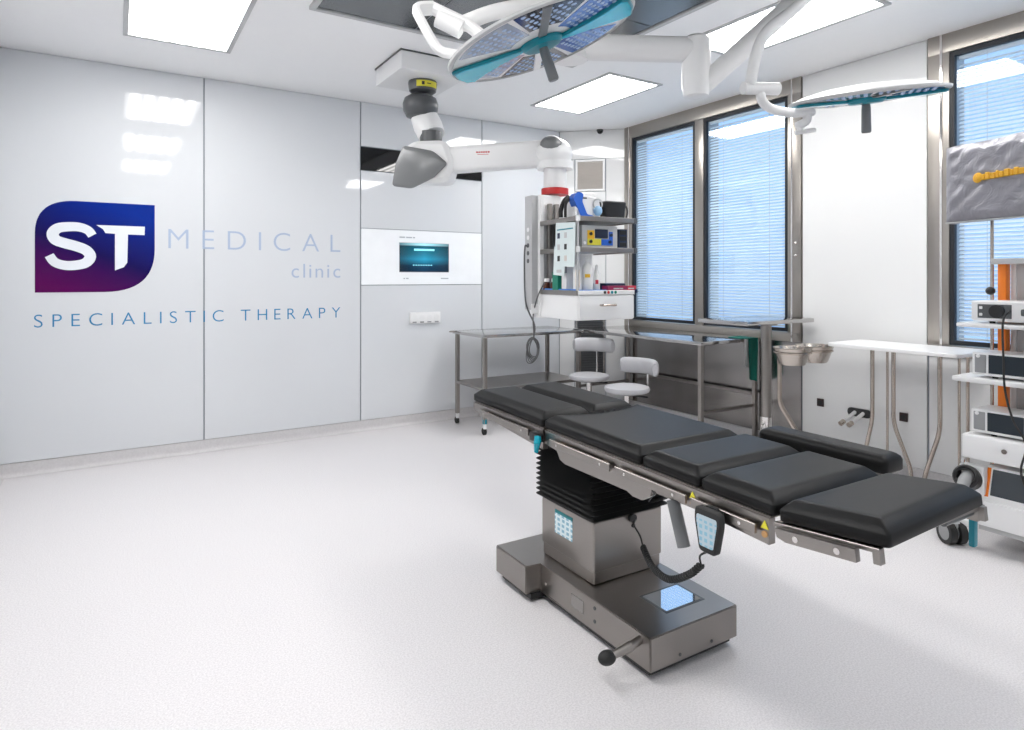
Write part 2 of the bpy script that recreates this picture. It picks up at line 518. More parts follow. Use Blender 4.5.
# back wall with the logo
wb = wall('wall_back', (LX, WY), CHA)
XJ = [LX, 0.589, 1.864, 3.118, CHA[0]]
panel(wb, (XJ[0], WY), (XJ[1], WY), BASEH, CEIL, M['glass_wall'])
panel(wb, (XJ[1], WY), (XJ[2], WY), BASEH, CEIL, M['glass_wall'])
panel(wb, (XJ[3], WY), (XJ[4], WY), BASEH, CEIL, M['glass_wall'])
panel(wb, (XJ[2], WY), (XJ[3], WY), 2.569, CEIL, M['glass_wall'])
panel(wb, (XJ[2], WY), (XJ[3], WY), 1.830, 2.353, M['glass_wall'])
panel(wb, (XJ[2], WY), (XJ[3], WY), BASEH, 1.315, M['glass_wall'])
cove('baseboard_back', (LX, WY), CHA)

# chamfered corner with two ventilation grilles
wc = wall('wall_corner', CHA, CHB)
ca, cb = Vector(CHA), Vector(CHB)
cd = (cb - ca).normalized(); CL = (cb - ca).length
def cpt(s): return tuple(ca + cd * s)
S1, S2 = 0.165, 0.50
panel(wc, cpt(0), cpt(CL), 2.66, CEIL, M['glass_wall_w'])
panel(wc, cpt(0), cpt(S1), BASEH, 2.66, M['glass_wall_w'], .003)
panel(wc, cpt(S2), cpt(CL), BASEH, 2.66, M['glass_wall_w'], .003)
panel(wc, cpt(S1), cpt(S2), 1.08, 2.31, M['glass_wall_w'], .003)
panel(wc, cpt(S1), cpt(S2), BASEH, 0.30, M['glass_wall_w'], .003)
cove('baseboard_corner', CHA, CHB)
def grille(name, s0, s1, z0, z1, mf, ms, label, pitch):
    o3 = Vector((*cpt(s0), 0)); d3 = Vector((cd.x, cd.y, 0)); n3 = Vector((-cd.y, cd.x, 0))
    T = frame3(o3, d3, n3, Vector((0, 0, 1)))
    W = s1 - s0
    root = empty(name, o3 + d3 * W / 2 + Vector((0, 0, z0)))
    tag(root, label, 'vent')
    inv = Matrix.Translation(-root.location)
    f = MB(); b = 0.022
    for q in ((0, W, z0, z0 + b), (0, W, z1 - b, z1), (0, b, z0 + b, z1 - b), (W - b, W, z0 + b, z1 - b)):
        f.box(q[0], q[1], -0.012, 0.012, q[2], q[3], 0.002, 1, M=inv @ T)
    f.build('frame', mf, root)
    MB().box(b, W - b, 0.008, 0.012, z0 + b, z1 - b, M=inv @ T).build('backing', ms, root)
    n = int((z1 - z0 - 2 * b) / pitch)
    me = None
    for k in range(n):
        z = z0 + b + pitch * (k + .5)
        if me is None:
            R = Matrix.Rotation(math.radians(35), 4, 'X')
            sl = MB().box(b + .001, W - b - .001, -0.006, 0.005, -0.0012, 0.0012, M=R)
            me = sl.mesh('slat'); me.materials.append(ms)
        s = bpy.data.objects.new('slat', me); C.objects.link(s); s.parent = root
        s.matrix_local = inv @ T @ Matrix.Translation((0, 0, z))
    return root
grille('supply_vent', S1 + .01, S2 - .01, 2.315, 2.655, M['white'], M['beige'], 'small white framed beige louvre vent high on the corner wall', 0.016)
grille('return_vent', S1 + .01, S2 - .01, 0.305, 1.075, M['steel_dark'], M['dgrey'], 'tall dark return air grille low on the corner wall behind the stools', 0.018)

# right wall with the window units
wr = structure(MB().box(WX + .0125, WX + .20, 2.10, 3.012, 0, CEIL).build('wall_right', M['groove']))
panel(wr, (WX, 3.012), (WX, 2.100), BASEH, CEIL, M['glass_wall_w'])
wr2 = MB().box(WX + .0125, WX + .20, FY - .02, 0.0, 0, CEIL).build('wall_backing', M['groove'], wr)
panel(wr, (WX, 0.0), (WX, FY), BASEH, CEIL, M['glass_wall_w'])
MB().box(WX + .0125, WX + .20, 0.0, 2.10, 0, 0.87).build('wall_backing', M['groove'], wr)
MB().box(WX + .0125, WX + .20, 3.012, 5.06, 0, 0.87).build('wall_backing', M['groove'], wr)
panel(wr, (WX, 5.055), (WX, 4.045), BASEH, 0.87, M['steel_dark'])
panel(wr, (WX, 4.045), (WX, 3.015), BASEH, 0.87, M['steel_dark'])
panel(wr, (WX, 2.096), (WX, 1.05), BASEH, 0.87, M['glass_wall_w'])
panel(wr, (WX, 1.05), (WX, 0.0), BASEH, 0.87, M['glass_wall_w'])
cove('baseboard_right', (WX, CHB[1]), (WX, FY))

def window(name, ya, yb, panes, zb=0.948, zt=2.843):
    """ya > yb; panes = list of (y_far, y_near)"""
    root = structure(empty(name, (WX, (ya + yb) / 2, 0.87)))
    inv = Matrix.Translation(-root.location)
    d = 0.20
    def fr(y0, y1, z0, z1, proud=0.012):
        MB().box(WX - proud, WX + d, y0, y1, z0, z1, 0.003, 2, M=inv).build('frame', M['steel_frame'], root)
    fr(yb, ya, 0.87, zb - .005); fr(yb, ya, zt + .005, CEIL)
    ys = [ya] + [y for p in panes for y in p] + [yb]
    for i in range(0, len(ys), 2):
        fr(ys[i + 1], ys[i], zb - .005, zt + .005)
        if i in (0, len(ys) - 2):
            # a second thin steel lip on the outer posts
            w = ys[i] - ys[i + 1]; mid = ys[i + 1] + w * (.35 if i == 0 else .65)
            MB().box(WX - .020, WX - .011, mid - .007, mid + .007, 0.87, CEIL - .002, M=inv).build('trim_strip', M['chrome'], root)
    for (y1, y0) in panes:
        g = 0.028
        q = MB()
        for a in ((y0, y1, zb, zb + g), (y0, y1, zt - g, zt), (y0, y0 + g, zb + g, zt - g), (y1 - g, y1, zb + g, zt - g)):
            q.box(WX - .006, WX + .026, a[0], a[1], a[2], a[3], M=inv)
        q.build('gasket', M['gasket'], root)
        MB().box(WX + .010, WX + .016, y0 + g, y1 - g, zb + g, zt - g, M=inv).build('pane', M['pane'], root)
    return root
P1 = [(4.942, 4.092), (3.992, 3.130)]
P2 = [(1.967, 1.10), (1.00, 0.13)]
w1 = window('window_1', 5.058, 3.014, P1)
w2 = window('window_2', 2.096, 0.0, P2)
for zz in (1.56, 1.66):
    MB().ball((WX - .016, 3.055, zz), 0.012, n=10, M=Matrix.Translation(-w1.location)).build('lock_knob', M['chrome'], w1)

def blind(y1, y0, label, zb=0.978, zt=2.813):
    root = empty('window_blind', (WX + .042, (y0 + y1) / 2, zb), 0, label, 'blind', 'venetian blinds between the window panes')
    L = y1 - y0 - .075
    MB().box(-.014, .014, -L / 2, L / 2, zt - zb - .024, zt - zb - .001, .002, 1).build('head_rail', M['white_soft'], root)
    MB().box(-.012, .012, -L / 2, L / 2, .004, .018, .002, 1).build('bottom_rail', M['white_soft'], root)
    pitch = 0.0262
    n = int((zt - zb - .06) / pitch)
    prof = []
    for k in range(5):
        t = -1 + 2 * k / 4
        prof.append((0.0130 * t, 0.0018 * (1 - t * t)))
    sl = MB()
    T = Matrix.Rotation(math.radians(-50), 4, 'Y')
    vs = [(x, -L / 2, z) for x, z in prof] + [(x, L / 2, z) for x, z in prof]
    sl.add(vs, [(k, k + 1, 6 + k, 5 + k) for k in range(4)], T)
    me = sl.mesh('slat', 80); me.materials.append(M['slat'])
    for k in range(n):
        s = bpy.data.objects.new('slat', me); C.objects.link(s); s.parent = root
        s.location = (0, 0, .03 + pitch * (k + .5))
    for yy in (-.30 * L, .30 * L):
        MB().cyl((-.0135, yy, .012), (-.0135, yy, zt - zb - .01), .0012, 6).build('cord', M['lgrey'], root)
blind(*P1[0], 'venetian blind behind the window pane next to the corner wall')
blind(*P1[1], 'venetian blind behind the window pane over the tall instrument stand')
blind(*P2[0], 'venetian blind behind the covered monitor of the equipment cart')
blind(*P2[1], 'venetian blind behind the window pane past the equipment cart')

# the walls behind the camera
wl = wall('wall_left', (LX, FY), (LX, WY))
for k in range(5):
    y0 = FY + (WY - FY) * k / 5; y1 = FY + (WY - FY) * (k + 1) / 5
    panel(wl, (LX, y0), (LX, y1), BASEH, CEIL, M['glass_wall'])
cove('baseboard_left', (LX, FY), (LX, WY))
wf = wall('wall_front', (WX, FY), (LX, FY))
for k in range(4):
    x0 = WX + (LX - WX) * k / 4; x1 = WX + (LX - WX) * (k + 1) / 4
    panel(wf, (x0, FY), (x1, FY), BASEH, CEIL, M['glass_wall'])
cove('baseboard_front', (WX, FY), (LX, FY))

# ------------------------------------------------------------------ ceiling fittings
def ceiling_light(x0, x1, y0, y1, label):
    root = empty('ceiling_light', ((x0 + x1) / 2, (y0 + y1) / 2, CEIL), 0, label, 'ceiling light', 'flush ceiling light panels')
    w, l = (x1 - x0) / 2, (y1 - y0) / 2
    f = MB(); b = 0.030
    for q in ((-w, w, -l, -l + b), (-w, w, l - b, l), (-w, -w + b, -l + b, l - b), (w - b, w, -l + b, l - b)):
        f.box(q[0], q[1], q[2], q[3], -.010, 0.004, .002, 1)
    f.build('frame', M['lgrey'], root)
    MB().box(-w + b, w - b, -l + b, l - b, -.005, 0.0).build('diffuser', M['lamp'], root)
LY = [(3.735, 4.835), (1.93, 3.005), (0.13, 1.205)]
names = ['in front of the ST logo wall', 'halfway along the left wall', 'at the end of the left wall far from the logo']
for (a, b), n in zip(LY, names): ceiling_light(0.035, 0.68, a, b, 'bright flush ceiling light panel ' + n)
names = ['above the two grey stools', 'above the tall instrument stand by the window', 'above the equipment cart end of the window wall']
for (a, b), n in zip(LY, names): ceiling_light(3.225, 3.80, a, b, 'bright flush ceiling light panel ' + n)

def air_outlet():
    x0, x1, y0, y1 = 0.955, 2.89, 1.20, 3.765
    root = empty('ceiling_air_outlet', ((x0 + x1) / 2, (y0 + y1) / 2, CEIL), 0, 'large dark rectangular laminar air outlet in the ceiling behind the surgical lamps', 'air outlet')
    w, l = (x1 - x0) / 2, (y1 - y0) / 2
    f = MB(); b = 0.035
    for q in ((-w, w, -l, -l + b), (-w, w, l - b, l), (-w, -w + b, -l + b, l - b), (w - b, w, -l + b, l - b)):
        f.box(q[0], q[1], q[2], q[3], -.022, 0.004, .003, 1)
    f.build('frame', M['lgrey'], root)
    for i in range(3):
        for j in range(3):
            ax = -w + b + (2 * w - 2 * b) * i / 3; bx = -w + b + (2 * w - 2 * b) * (i + 1) / 3
            ay = -l + b + (2 * l - 2 * b) * j / 3; by = -l + b + (2 * l - 2 * b) * (j + 1) / 3
            MB().box(ax + .004, bx - .004, ay + .004, by - .004, -.012, -.004, .002, 1).build('panel', M['mesh'], root)
air_outlet()
dc = at(600, 129.5, 6.78)
dome = empty('dome_camera', (dc.x, dc.y, CEIL), 0, 'small black dome camera on the ceiling above the corner vent', 'camera')
MB().lathe([(0.036, 0), (0.036, -.012), (0.03, -.014)], n=20).build('collar', M['dgrey'], dome)
MB().ball((0, 0, -.012), 0.034, n=20).build('lens_dome', M['black_gloss'], dome)

# ------------------------------------------------------------------ writing and fittings on the back wall
def glyph(ch, size=1.0, offset=0.0, ext=0.0012):
    cu = bpy.data.curves.new('glyph', 'FONT')
    cu.body = ch; cu.size = size; cu.offset = offset; cu.extrude = ext; cu.resolution_u = 6
    o = bpy.data.objects.new('glyph', cu); C.objects.link(o)
    bpy.context.view_layer.update()
    dg = bpy.context.evaluated_depsgraph_get()
    me = bpy.data.meshes.new_from_object(o.evaluated_get(dg))
    bpy.data.objects.remove(o); bpy.data.curves.remove(cu)
    return me
def word(name, s, x0, x1, z0, z1, T, m, label, cat='lettering', offset=0.0, gap=None, ref='H', part='letter', parent=None, widen=1.0):
    """letters of s spread over x0..x1, capital height z0..z1, on the plane given by T (x right, y up, z towards the room)"""
    rm = glyph(ref, 1.0)
    h = max(v.co.y for v in rm.vertices); sc = (z1 - z0) / h
    glyphs = []
    for ch in s:
        if ch == ' ': glyphs.append(None); continue
        me = glyph(ch, 1.0, offset)
        xs = [v.co.x for v in me.vertices]
        glyphs.append((me, min(xs), max(xs)))
    tot = sum(((g[2] - g[1]) * sc * widen if g else 0) for g in glyphs)
    nsp = sum(1 for g in glyphs if g is None)
    ng = len(glyphs) - 1
    g0 = (x1 - x0 - tot) / max(1, ng + nsp * 0.3)
    root = parent
    if root is None:
        root = empty(name, T @ Vector(((x0 + x1) / 2, z0, 0)))
        tag(root, label, cat)
    inv = Matrix.Translation(-root.matrix_basis.translation) if parent is None else Matrix.Identity(4)
    x = x0
    for g in glyphs:
        if g is None:
            x += g0 * 1.3; continue
        me, a, b = g
        for v in me.vertices:
            p = Vector(((v.co.x - a) * sc * widen + x, v.co.y * sc + z0, v.co.z))
            v.co = inv @ (T @ p)
        link(part, me, m, root)
        x += (b - a) * sc * widen + g0
    return root
TB = frame3((0, WY, 0), (1, 0, 0), (0, 0, 1), (0, -1, 0))

lg = empty('wall_logo', (-0.12, WY, 1.278), 0, 'dark blue and purple leaf-shaped ST logo on the glass wall', 'logo')
linv = Matrix.Translation(-Vector((-0.12, WY, 1.278)))
lx0, lx1, lz0, lz1 = -0.487, 0.248, 1.277, 1.937
outline = roundpoly([(lx0, lz0), (lx1, lz0), (lx1, lz1), (lx0, lz1)], [0.0, 0.36, 0.0, 0.24], 14)
MB().prism(outline, 0.0002, 0.0022, M=linv @ TB).build('emblem', M['logo'], lg)
def band(pts, w, T, z0, z1, mb):
    pts = [Vector(p) for p in pts]
    n = len(pts); L, R = [], []
    for k, p in enumerate(pts):
        d = (pts[min(k + 1, n - 1)] - pts[max(k - 1, 0)]).normalized()
        nn = Vector((-d.y, d.x))
        ww = w[k] if isinstance(w, list) else w
        L.append(p + nn * ww / 2); R.append(p - nn * ww / 2)
    for k in range(n - 1):
        mb.prism([tuple(R[k]), tuple(R[k + 1]), tuple(L[k + 1]), tuple(L[k])], z0, z1, M=T)
    return mb
# the S: px (131..272 , 122..256) of a 2.844x crop whose origin is (0, 180)
def lp(px, py):
    u, v = px / 2.844, py / 2.844 + 180
    a = (u - 512) / FPX; t = WY / (CY - a * SY)
    return Vector(((SY + a * CY) * t, CAMH + (V0 - v) / FPX * t))
sp_ = [lp(*p) for p in ((263, 158), (250, 143), (225, 134), (195, 133), (165, 137), (150, 152), (158, 170), (185, 180), (215, 188), (245, 200), (257, 218), (243, 236), (210, 243), (180, 242), (155, 233), (140, 214))]
sp3 = [Vector((p.x, p.y, 0)) for p in sp_]
sm = [Vector((p.x, p.y)) for p in spline(sp3, 5)]
sw = [0.058 + 0.014 * math.sin(math.pi * k / (len(sm) - 1)) for k in range(len(sm))]
band(sm, sw, linv @ TB, 0.0024, 0.0044, MB()).build('letter', M['print_white'], lg)
tp = [lp(*p) for p in ((274, 128), (412, 133), (411, 157), (364, 155), (362, 235), (352, 248), (327, 257), (327, 153), (300, 151), (293, 140))]
MB().prism([(p.x, p.y) for p in tp][::-1], 0.0024, 0.0044, M=linv @ TB).build('letter', M['print_white'], lg)

word('wall_lettering', 'MEDICAL', 0.340, 1.680, 1.608, 1.762, TB, M['print_pale'], 'pale blue word MEDICAL in wide capitals beside the wall logo', offset=-0.012)
word('wall_lettering', 'clinic', 1.262, 1.680, 1.383, 1.502, TB, M['print_pale'], 'pale blue lower-case word clinic under the word MEDICAL', offset=-0.004)
word('wall_lettering', 'SPECIALISTIC THERAPY', -0.492, 1.680, 1.030, 1.122, TB, M['print_blue'], 'blue line SPECIALISTIC THERAPY in spaced capitals under the wall logo', offset=-0.010)

# black glass strip
bs = empty('wall_viewer_strip', (2.49, WY, 2.353), 0, 'long black glass strip set high in the wall above the touchscreen', 'display')
MB().box(XJ[2] + .006 - 2.49, XJ[3] - .006 - 2.49, -0.001, 0.012, .004, .212, .002, 1).build('glass_front', M['black_gloss'], bs)
# white display panel
dp = empty('wall_control_panel', (2.49, WY, 1.315), 0, 'wide white glass wall panel with a small teal touchscreen', 'control panel')
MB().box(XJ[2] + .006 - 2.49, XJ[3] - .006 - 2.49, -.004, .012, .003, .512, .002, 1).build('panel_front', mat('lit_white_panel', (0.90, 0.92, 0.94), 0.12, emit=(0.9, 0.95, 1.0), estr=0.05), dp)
scx0, scx1, scz0, scz1 = 2.235 - 2.49, 2.743 - 2.49, 1.438 - 1.315, 1.709 - 1.315
MB().box(scx0 - .004, scx1 + .004, -.0055, -.0035, scz0 - .004, scz1 + .004).build('screen_bezel', M['lgrey'], dp)
scr = MB().box(scx0, scx1, -.0075, -.005, scz0, scz1).build('touchscreen', M['screen'], dp)
q = MB().box(-.11, .10, -.0085, -.007, scz1 - .070, scz1 - .052)
q.build('screen_bar', M['screen_text'], scr)
q = MB()
for k in range(8): q.box(-.12 + k * .026, -.12 + k * .026 + .012, -.0085, -.007, .182, .192)
q.build('screen_icons', M['screen_text'], scr)
TP = frame3((-2.49 + 2.49, -.0045, 0), (1, 0, 0), (0, 0, 1), (0, -1, 0))
q = MB()
for a, b in ((-.215, -.20), (-.19, -.165), (.17, .25)): q.box(a, b, -.0052, -.004, .055, .066)
for a, b in ((-.255, -.20), (-.19, -.13), (-.12, -.10)): q.box(a, b, -.0052, -.004, .440, .452)
q.build('panel_print', M['print_grey'], dp)
# socket strip
so = empty('wall_socket_strip', (2.49, WY, 0.951), 0, 'white four-gang socket strip on the wall below the touchscreen panel', 'socket')
MB().box(-.155, .155, -.028, 0, 0, .105, .004, 2).build('plate', M['white'], so)
for k in range(4):
    c = -.114 + k * .076
    s_ = MB().lathe([(0.027, 0), (0.027, -.004), (0.024, -.004)], n=18, M=Matrix.Translation((c, -.026, .055)) @ Matrix.Rotation(math.radians(-90), 4, 'X'))
    s_.build('outlet', M['white_soft'], so)
    MB().box(c - .02, c + .02, -.031, -.027, .006, .018, .001, 1).build('label_tab', M['grey'], so)

# gas outlets and dark sockets on the right wall
def wallfit(name, y, z, label, cat):
    return empty(name, (WX, y, z), 0, label, cat)
g = wallfit('gas_outlet', 2.553, 0.40, 'black oval medical gas outlet with two white plugs under the white table', 'outlet')
MB().prism(roundpoly([(-.085, -.03), (.085, -.03), (.085, .03), (-.085, .03)], .03, 6), 0, .014, M=frame3((0, 0, 0), (0, -1, 0), (0, 0, 1), (-1, 0, 0))).build('plate', M['black'], g)
for s in (-.03, .03):
    MB().cyl((-.01, s, 0), (-.13, s + .015, -.055), .013, 12).build('plug', M['white_soft'], g)
    MB().cyl((-.13, s + .015, -.055), (-.165, s + .02, -.07), .018, 12).build('plug_end', M['tube'], g)
for y, l in ((2.853, 'dark square wall socket below the steel bowls'), (2.249, 'dark square wall socket behind the bent legs of the white table')):
    g = wallfit('wall_socket', y, 0.425, l, 'socket')
    MB().box(-.014, 0, -.026, .026, -.03, .03, .004, 2).build('plate', M['socket'], g)
    MB().cyl((-.015, 0, 0), (-.010, 0, 0), .018, 16).build('insert', M['black'], g)

# ------------------------------------------------------------------ operating table
ROT = math.radians(-0.95)
OX, OY = 1.7545, 1.5635
ot = empty('operating_table', (OX, OY, 0), ROT, 'operating table with black padded sections on a brushed steel pedestal', 'operating table')
TILT = 0.0155          # rise of the top towards the leg end
def zt(y): return 0.738 + TILT * (y + .5)
def shear(z0): # local matrix for parts lying on the slightly tilted top: z' = z + slope * y
    m_ = Matrix.Identity(4); m_[2][1] = TILT; m_[2][3] = z0 + TILT * .5
    return m_
# base: T-shaped steel plinth
basepoly = [(-.219, 0), (.219, 0), (.219, .672), (.294, .672), (.294, .928), (-.294, .928), (-.294, .672), (-.219, .672)]
def bevprism(poly, z0, z1, bev, m_=None):
    bm = bmesh.new()
    bot = [bm.verts.new((x, y, z0)) for x, y in poly]; top = [bm.verts.new((x, y, z1)) for x, y in poly]
    n = len(poly)
    bm.faces.new(bot[::-1]); bm.faces.new(top)
    for i in range(n): bm.faces.new((bot[i], bot[(i + 1) % n], top[(i + 1) % n], top[i]))
    bmesh.ops.bevel(bm, geom=list(bm.edges), offset=bev, segments=2, affect='EDGES')
    return MB().bm(bm, m_)
base = bevprism(basepoly, .035, .155, .004).build('base', M['steel'], ot)
MB().prism([(x * .93, .46 + (y - .46) * .95) for x, y in basepoly], .012, .036).build('base_skid', M['rubber'], ot)
for x, y in ((-.16, .08), (.16, .08), (-.23, .85), (.23, .85)):
    MB().lathe([(.03, 0), (.03, .016), (.02, .036)], (x, y, 0), 16).build('foot', M['lgrey'], ot)
# mirror-polished inset in the base
MB().box(-.055, .145, .09, .235, .1545, .1565, .0006, 1).build('inset_frame', M['dgrey'], base)
MB().box(-.045, .135, .10, .225, .1562, .1575).build('inset_mirror', mat('polished_inset', (0.75, 0.80, 0.86), 0.03, 1.0), base)
MB().box(-.2215, -.2185, .37, .45, .07, .12, .001, 1).build('type_plate', M['steel_dark'], base)
for y, z in ((.30, .075), (.30, .125)):
    MB().cyl((-.2215, y, z), (-.218, y, z), .007, 10).build('screw', M['dgrey'], base)
MB().cyl((-.2215, .63, .08), (-.218, .63, .08), .006, 10).build('screw', M['chrome'], base)
for x, z in ((-.08, .06), (.08, .06)):
    MB().cyl((x, -.002, z), (x, .002, z), .006, 10).build('screw', M['dgrey'], base)
# brake lever
lv = MB().cyl((-.205, .050, .132), (-.270, .050, .118), .014, 14).build('brake_lever', M['steel'], ot)
MB().tube([(-.262, .050, .120), (-.300, .056, .110), (-.335, .064, .102)], [.017, .015, .013], 12).build('lever_arm', M['steel'], lv)
MB().ball((-.352, .068, .098), .027, sx=1.25, sz=.85, n=16).build('lever_knob', M['rubber'], lv)
# column with bellows
cx0, cx1, cy0, cy1 = -.157, .205, .385, .748
col = MB().box(cx0, cx1, cy0, cy1, .155, .408, .016, 3)
colo = col.build('column', M['steel'], ot)
MB().box(cx0 - .004, cx1 + .004, cy0 - .004, cy1 + .004, .205, .412, .014, 3).build('column_shroud', M['steel'], ot)
bell = MB(); nb = 11
z = .412; dz = (.655 - .412) / nb
poly = lambda k: roundpoly([(cx0 + .005 + k, cy0 + .005 + k), (cx1 - .005 - k, cy0 + .005 + k), (cx1 - .005 - k, cy1 - .005 - k), (cx0 + .005 + k, cy1 - .005 - k)], .02, 4)
prof = []
for k in range(nb):
    prof += [(0.012, z + k * dz), (-0.010, z + (k + .5) * dz)]
prof.append((0.012, z + nb * dz))
bell.rings(poly(-.024), prof).build('bellows', M['rubber'], ot, 20)
# instruction sticker on the left face
def sticker_mat(name, bg, cells, top=None, seed=1):
    m, nt, b = nodes(name)
    tc = nt.nodes.new('ShaderNodeTexCoord')
    mp = nt.nodes.new('ShaderNodeMapping'); mp.inputs['Scale'].default_value = (cells, cells, cells * 1.2)
    vo = nt.nodes.new('ShaderNodeTexVoronoi'); vo.distance = 'CHEBYCHEV'; vo.inputs['Scale'].default_value = 1.0
    vo.inputs['Randomness'].default_value = 0.15
    nt.links.new(tc.outputs['Generated'], mp.inputs['Vector']); nt.links.new(mp.outputs['Vector'], vo.inputs['Vector'])
    r = nt.nodes.new('ShaderNodeValToRGB'); r.color_ramp.interpolation = 'CONSTANT'
    r.color_ramp.elements[0].color = (0.25, 0.48, 0.60, 1); r.color_ramp.elements[1].position = 0.30; r.color_ramp.elements[1].color = bg + (1,)
    nt.links.new(vo.outputs['Distance'], r.inputs['Fac'])
    sp = nt.nodes.new('ShaderNodeSeparateXYZ'); nt.links.new(tc.outputs['Generated'], sp.inputs[0])
    gt = nt.nodes.new('ShaderNodeMath'); gt.operation = 'GREATER_THAN'; gt.inputs[1].default_value = 0.86
    nt.links.new(sp.outputs['Z'], gt.inputs[0])
    mx = nt.nodes.new('ShaderNodeMix'); mx.data_type = 'RGBA'
    mx.inputs['B'].default_value = (top or bg) + (1,)
    nt.links.new(gt.outputs[0], mx.inputs['Factor']); nt.links.new(r.outputs['Color'], mx.inputs['A'])
    nt.links.new(mx.outputs['Result'], b.inputs['Base Color'])
    b.inputs['Roughness'].default_value = 0.3
    return m
MB().box(cx0 - .0056, cx0 - .0042, .520, .645, .285, .385).build('instruction_label', sticker_mat('teal_label', (0.72, 0.83, 0.86), 4, (0.0, 0.22, 0.25)), ot)
MB().cyl((.035, cy0 - .005, .395), (.035, cy0 - .02, .395), .018, 14).build('cable_socket', M['black'], ot)
MB().cyl((.045, cy0 - .004, .360), (.045, cy0 - .008, .360), .009, 12).build('cable_socket', M['black'], ot)

# side frames: stepped steel profiles on both sides
main_prof = [(.560, zt(.56)), (-.505, zt(-.505)), (-.505, .668), (-.26, .683), (-.06, .690), (-.055, .665), (-.015, .640), (.03, .640), (.06, .650), (.42, .650), (.455, .660), (.475, .690), (.560, .700)]
leg_prof = [(1.19, zt(1.19)), (.575, zt(.575)), (.575, .672), (.72, .684), (.95, .705), (1.17, .722), (1.19, .735)]
for s in (-1, 1):
    x0, x1 = (-.272, -.247) if s < 0 else (.247, .272)
    T = frame3((x0, 0, 0), (0, 1, 0), (0, 0, 1), (1, 0, 0))
    MB().prism(main_prof, 0, x1 - x0, M=T).build('side_frame', M['steel'], ot)
    MB().prism(leg_prof, 0, x1 - x0, M=T).build('side_frame', M['steel'], ot)
    # slim accessory rails held off the frame by blocks
    for (ya, yb, dz_) in ((.66, 1.10, -.030), (.13, .50, -.034), (-.225, .10, -.034), (-.475, -.245, -.034)):
        zc = zt((ya + yb) / 2) + dz_
        xo = -.292 if s < 0 else .283
        Ts = Matrix.Identity(4); Ts[2][1] = TILT; Ts[2][3] = zc - TILT * (ya + yb) / 2
        r_ = MB().box(xo, xo + .009, ya, yb, -.0135, .0135, .0012, 1, M=Ts).build('side_rail', M['steel'], ot)
        for yy in (ya + .05, yb - .05):
            xa, xb = (-.284, -.270) if s < 0 else (.270, .284)
            MB().cyl((xa, yy, zt(yy) + dz_), (xb, yy, zt(yy) + dz_), .009, 10).build('rail_spacer', M['tube'], r_)
            xs = -.2935 if s < 0 else .2935
            MB().cyl((xs - .001, yy, zt(yy) + dz_), (xs + .001, yy, zt(yy) + dz_), .005, 10).build('rail_screw', M['chrome'], r_)
    for yy in (-.238, -.492):
        xa = -.2735 if s < 0 else .2735
        Tt = frame3((xa, yy, zt(yy) - .03), (0, -1 if s < 0 else 1, 0), (0, 0, 1), (-1 if s < 0 else 1, 0, 0))
        MB().prism([(-.012, 0), (.012, 0), (0, .022)], -.001, .001, M=Tt).build('warning_label', M['yellow'], ot)
        MB().cyl((xa - .002, yy, zt(yy) - .045), (xa + .002, yy, zt(yy) - .045), .009, 12).build('marker_dot', M['amber'], ot)
    # pivot line of the hinged section
    xa = -.2730 if s < 0 else .2730
    MB().tube([(xa, -.05, .700), (xa, -.075, .678), (xa, -.05, .648)], .0015, 6).build('hinge_groove', M['dgrey'], ot)
# cross plates under the pads
for ya, yb in ((.58, 1.185), (-.24, .555), (-.503, -.245)):
    MB().box(-.262, .262, ya, yb, -.006, 0, 0, M=shear(.738 + .004)).build('support_plate', M['steel'], ot)
MB().box(-.20, .20, -.20, .50, .645, .735, .01, 2).build('lift_head', M['steel'], ot)
# head section frame, raised towards its end
HA = math.radians(6)
Thead = Matrix.Translation((0, -.515, .730)) @ Matrix.Rotation(-HA, 4, 'X')
for s in (-1, 1):
    x0, x1 = (-.270, -.250) if s < 0 else (.236, .254)
    MB().box(x0, x1, -.280, .0, -.008, .003, .001, 1, M=Thead).build('head_frame', M['steel'], ot)
    MB().box(x0, x1, -.280, -.262, -.034, -.006, .001, 1, M=Thead).build('head_frame_end', M['steel'], ot)
    xo = -.292 if s < 0 else .256
    T = Thead @ frame3((xo, 0, 0), (0, 1, 0), (0, 0, 1), (1, 0, 0))
    r_ = MB().prism([(-.02, -.004), (-.235, -.004), (-.235, -.034), (-.05, -.034), (-.025, -.026)], 0, .018, M=T).build('side_rail', M['steel'], ot)
    for yy in (-.08, -.19):
        xs = -.2925 if s < 0 else .2925
        MB().cyl((xs - .002, yy, -.019), (xs + .002, yy, -.019), .008, 12, M=Thead).build('rail_screw', M['chrome'], r_)
MB().box(-.255, .240, -.268, -.005, -.006, .004, .001, 1, M=Thead).build('support_plate', M['steel'], ot)
# teal clamp levers
def clamp(x, y, z, s, ln=.06):
    o = MB().box(-.016, .016, -.03, .03, -.018, .018, .004, 2, M=Matrix.Translation((x, y, z))).build('clamp_block', M['black'], ot)
    MB().tube([(x + s * .012, y - .03, z + .01), (x + s * .018, y - .035, z - .012), (x + s * .014, y - .02, z - .012 - ln)], [.014, .015, .009], 10).build('clamp_lever', M['teal_bright'], o)
clamp(-.288, .600, .722, -1, .045)
clamp(.288, .600, .722, 1, .045)
MB().box(.245, .290, -.775, -.735, .715, .755, .004, 2).build('clamp_block', M['steel'], ot)
MB().box(.250, .272, -.765, -.750, .64, .72, .004, 2).build('clamp_lever', M['teal'], ot)
MB().tube([(.10, -.755, .738), (.25, -.755, .738)], .012, 10).build('cross_bar', M['dgrey'], ot)
# thick grey handle hanging under the frame, leg-end teal pin
MB().cyl((-.20, -.085, .65), (-.20, -.133, .512), .021, 16).build('locking_handle', M['mgrey'], ot)
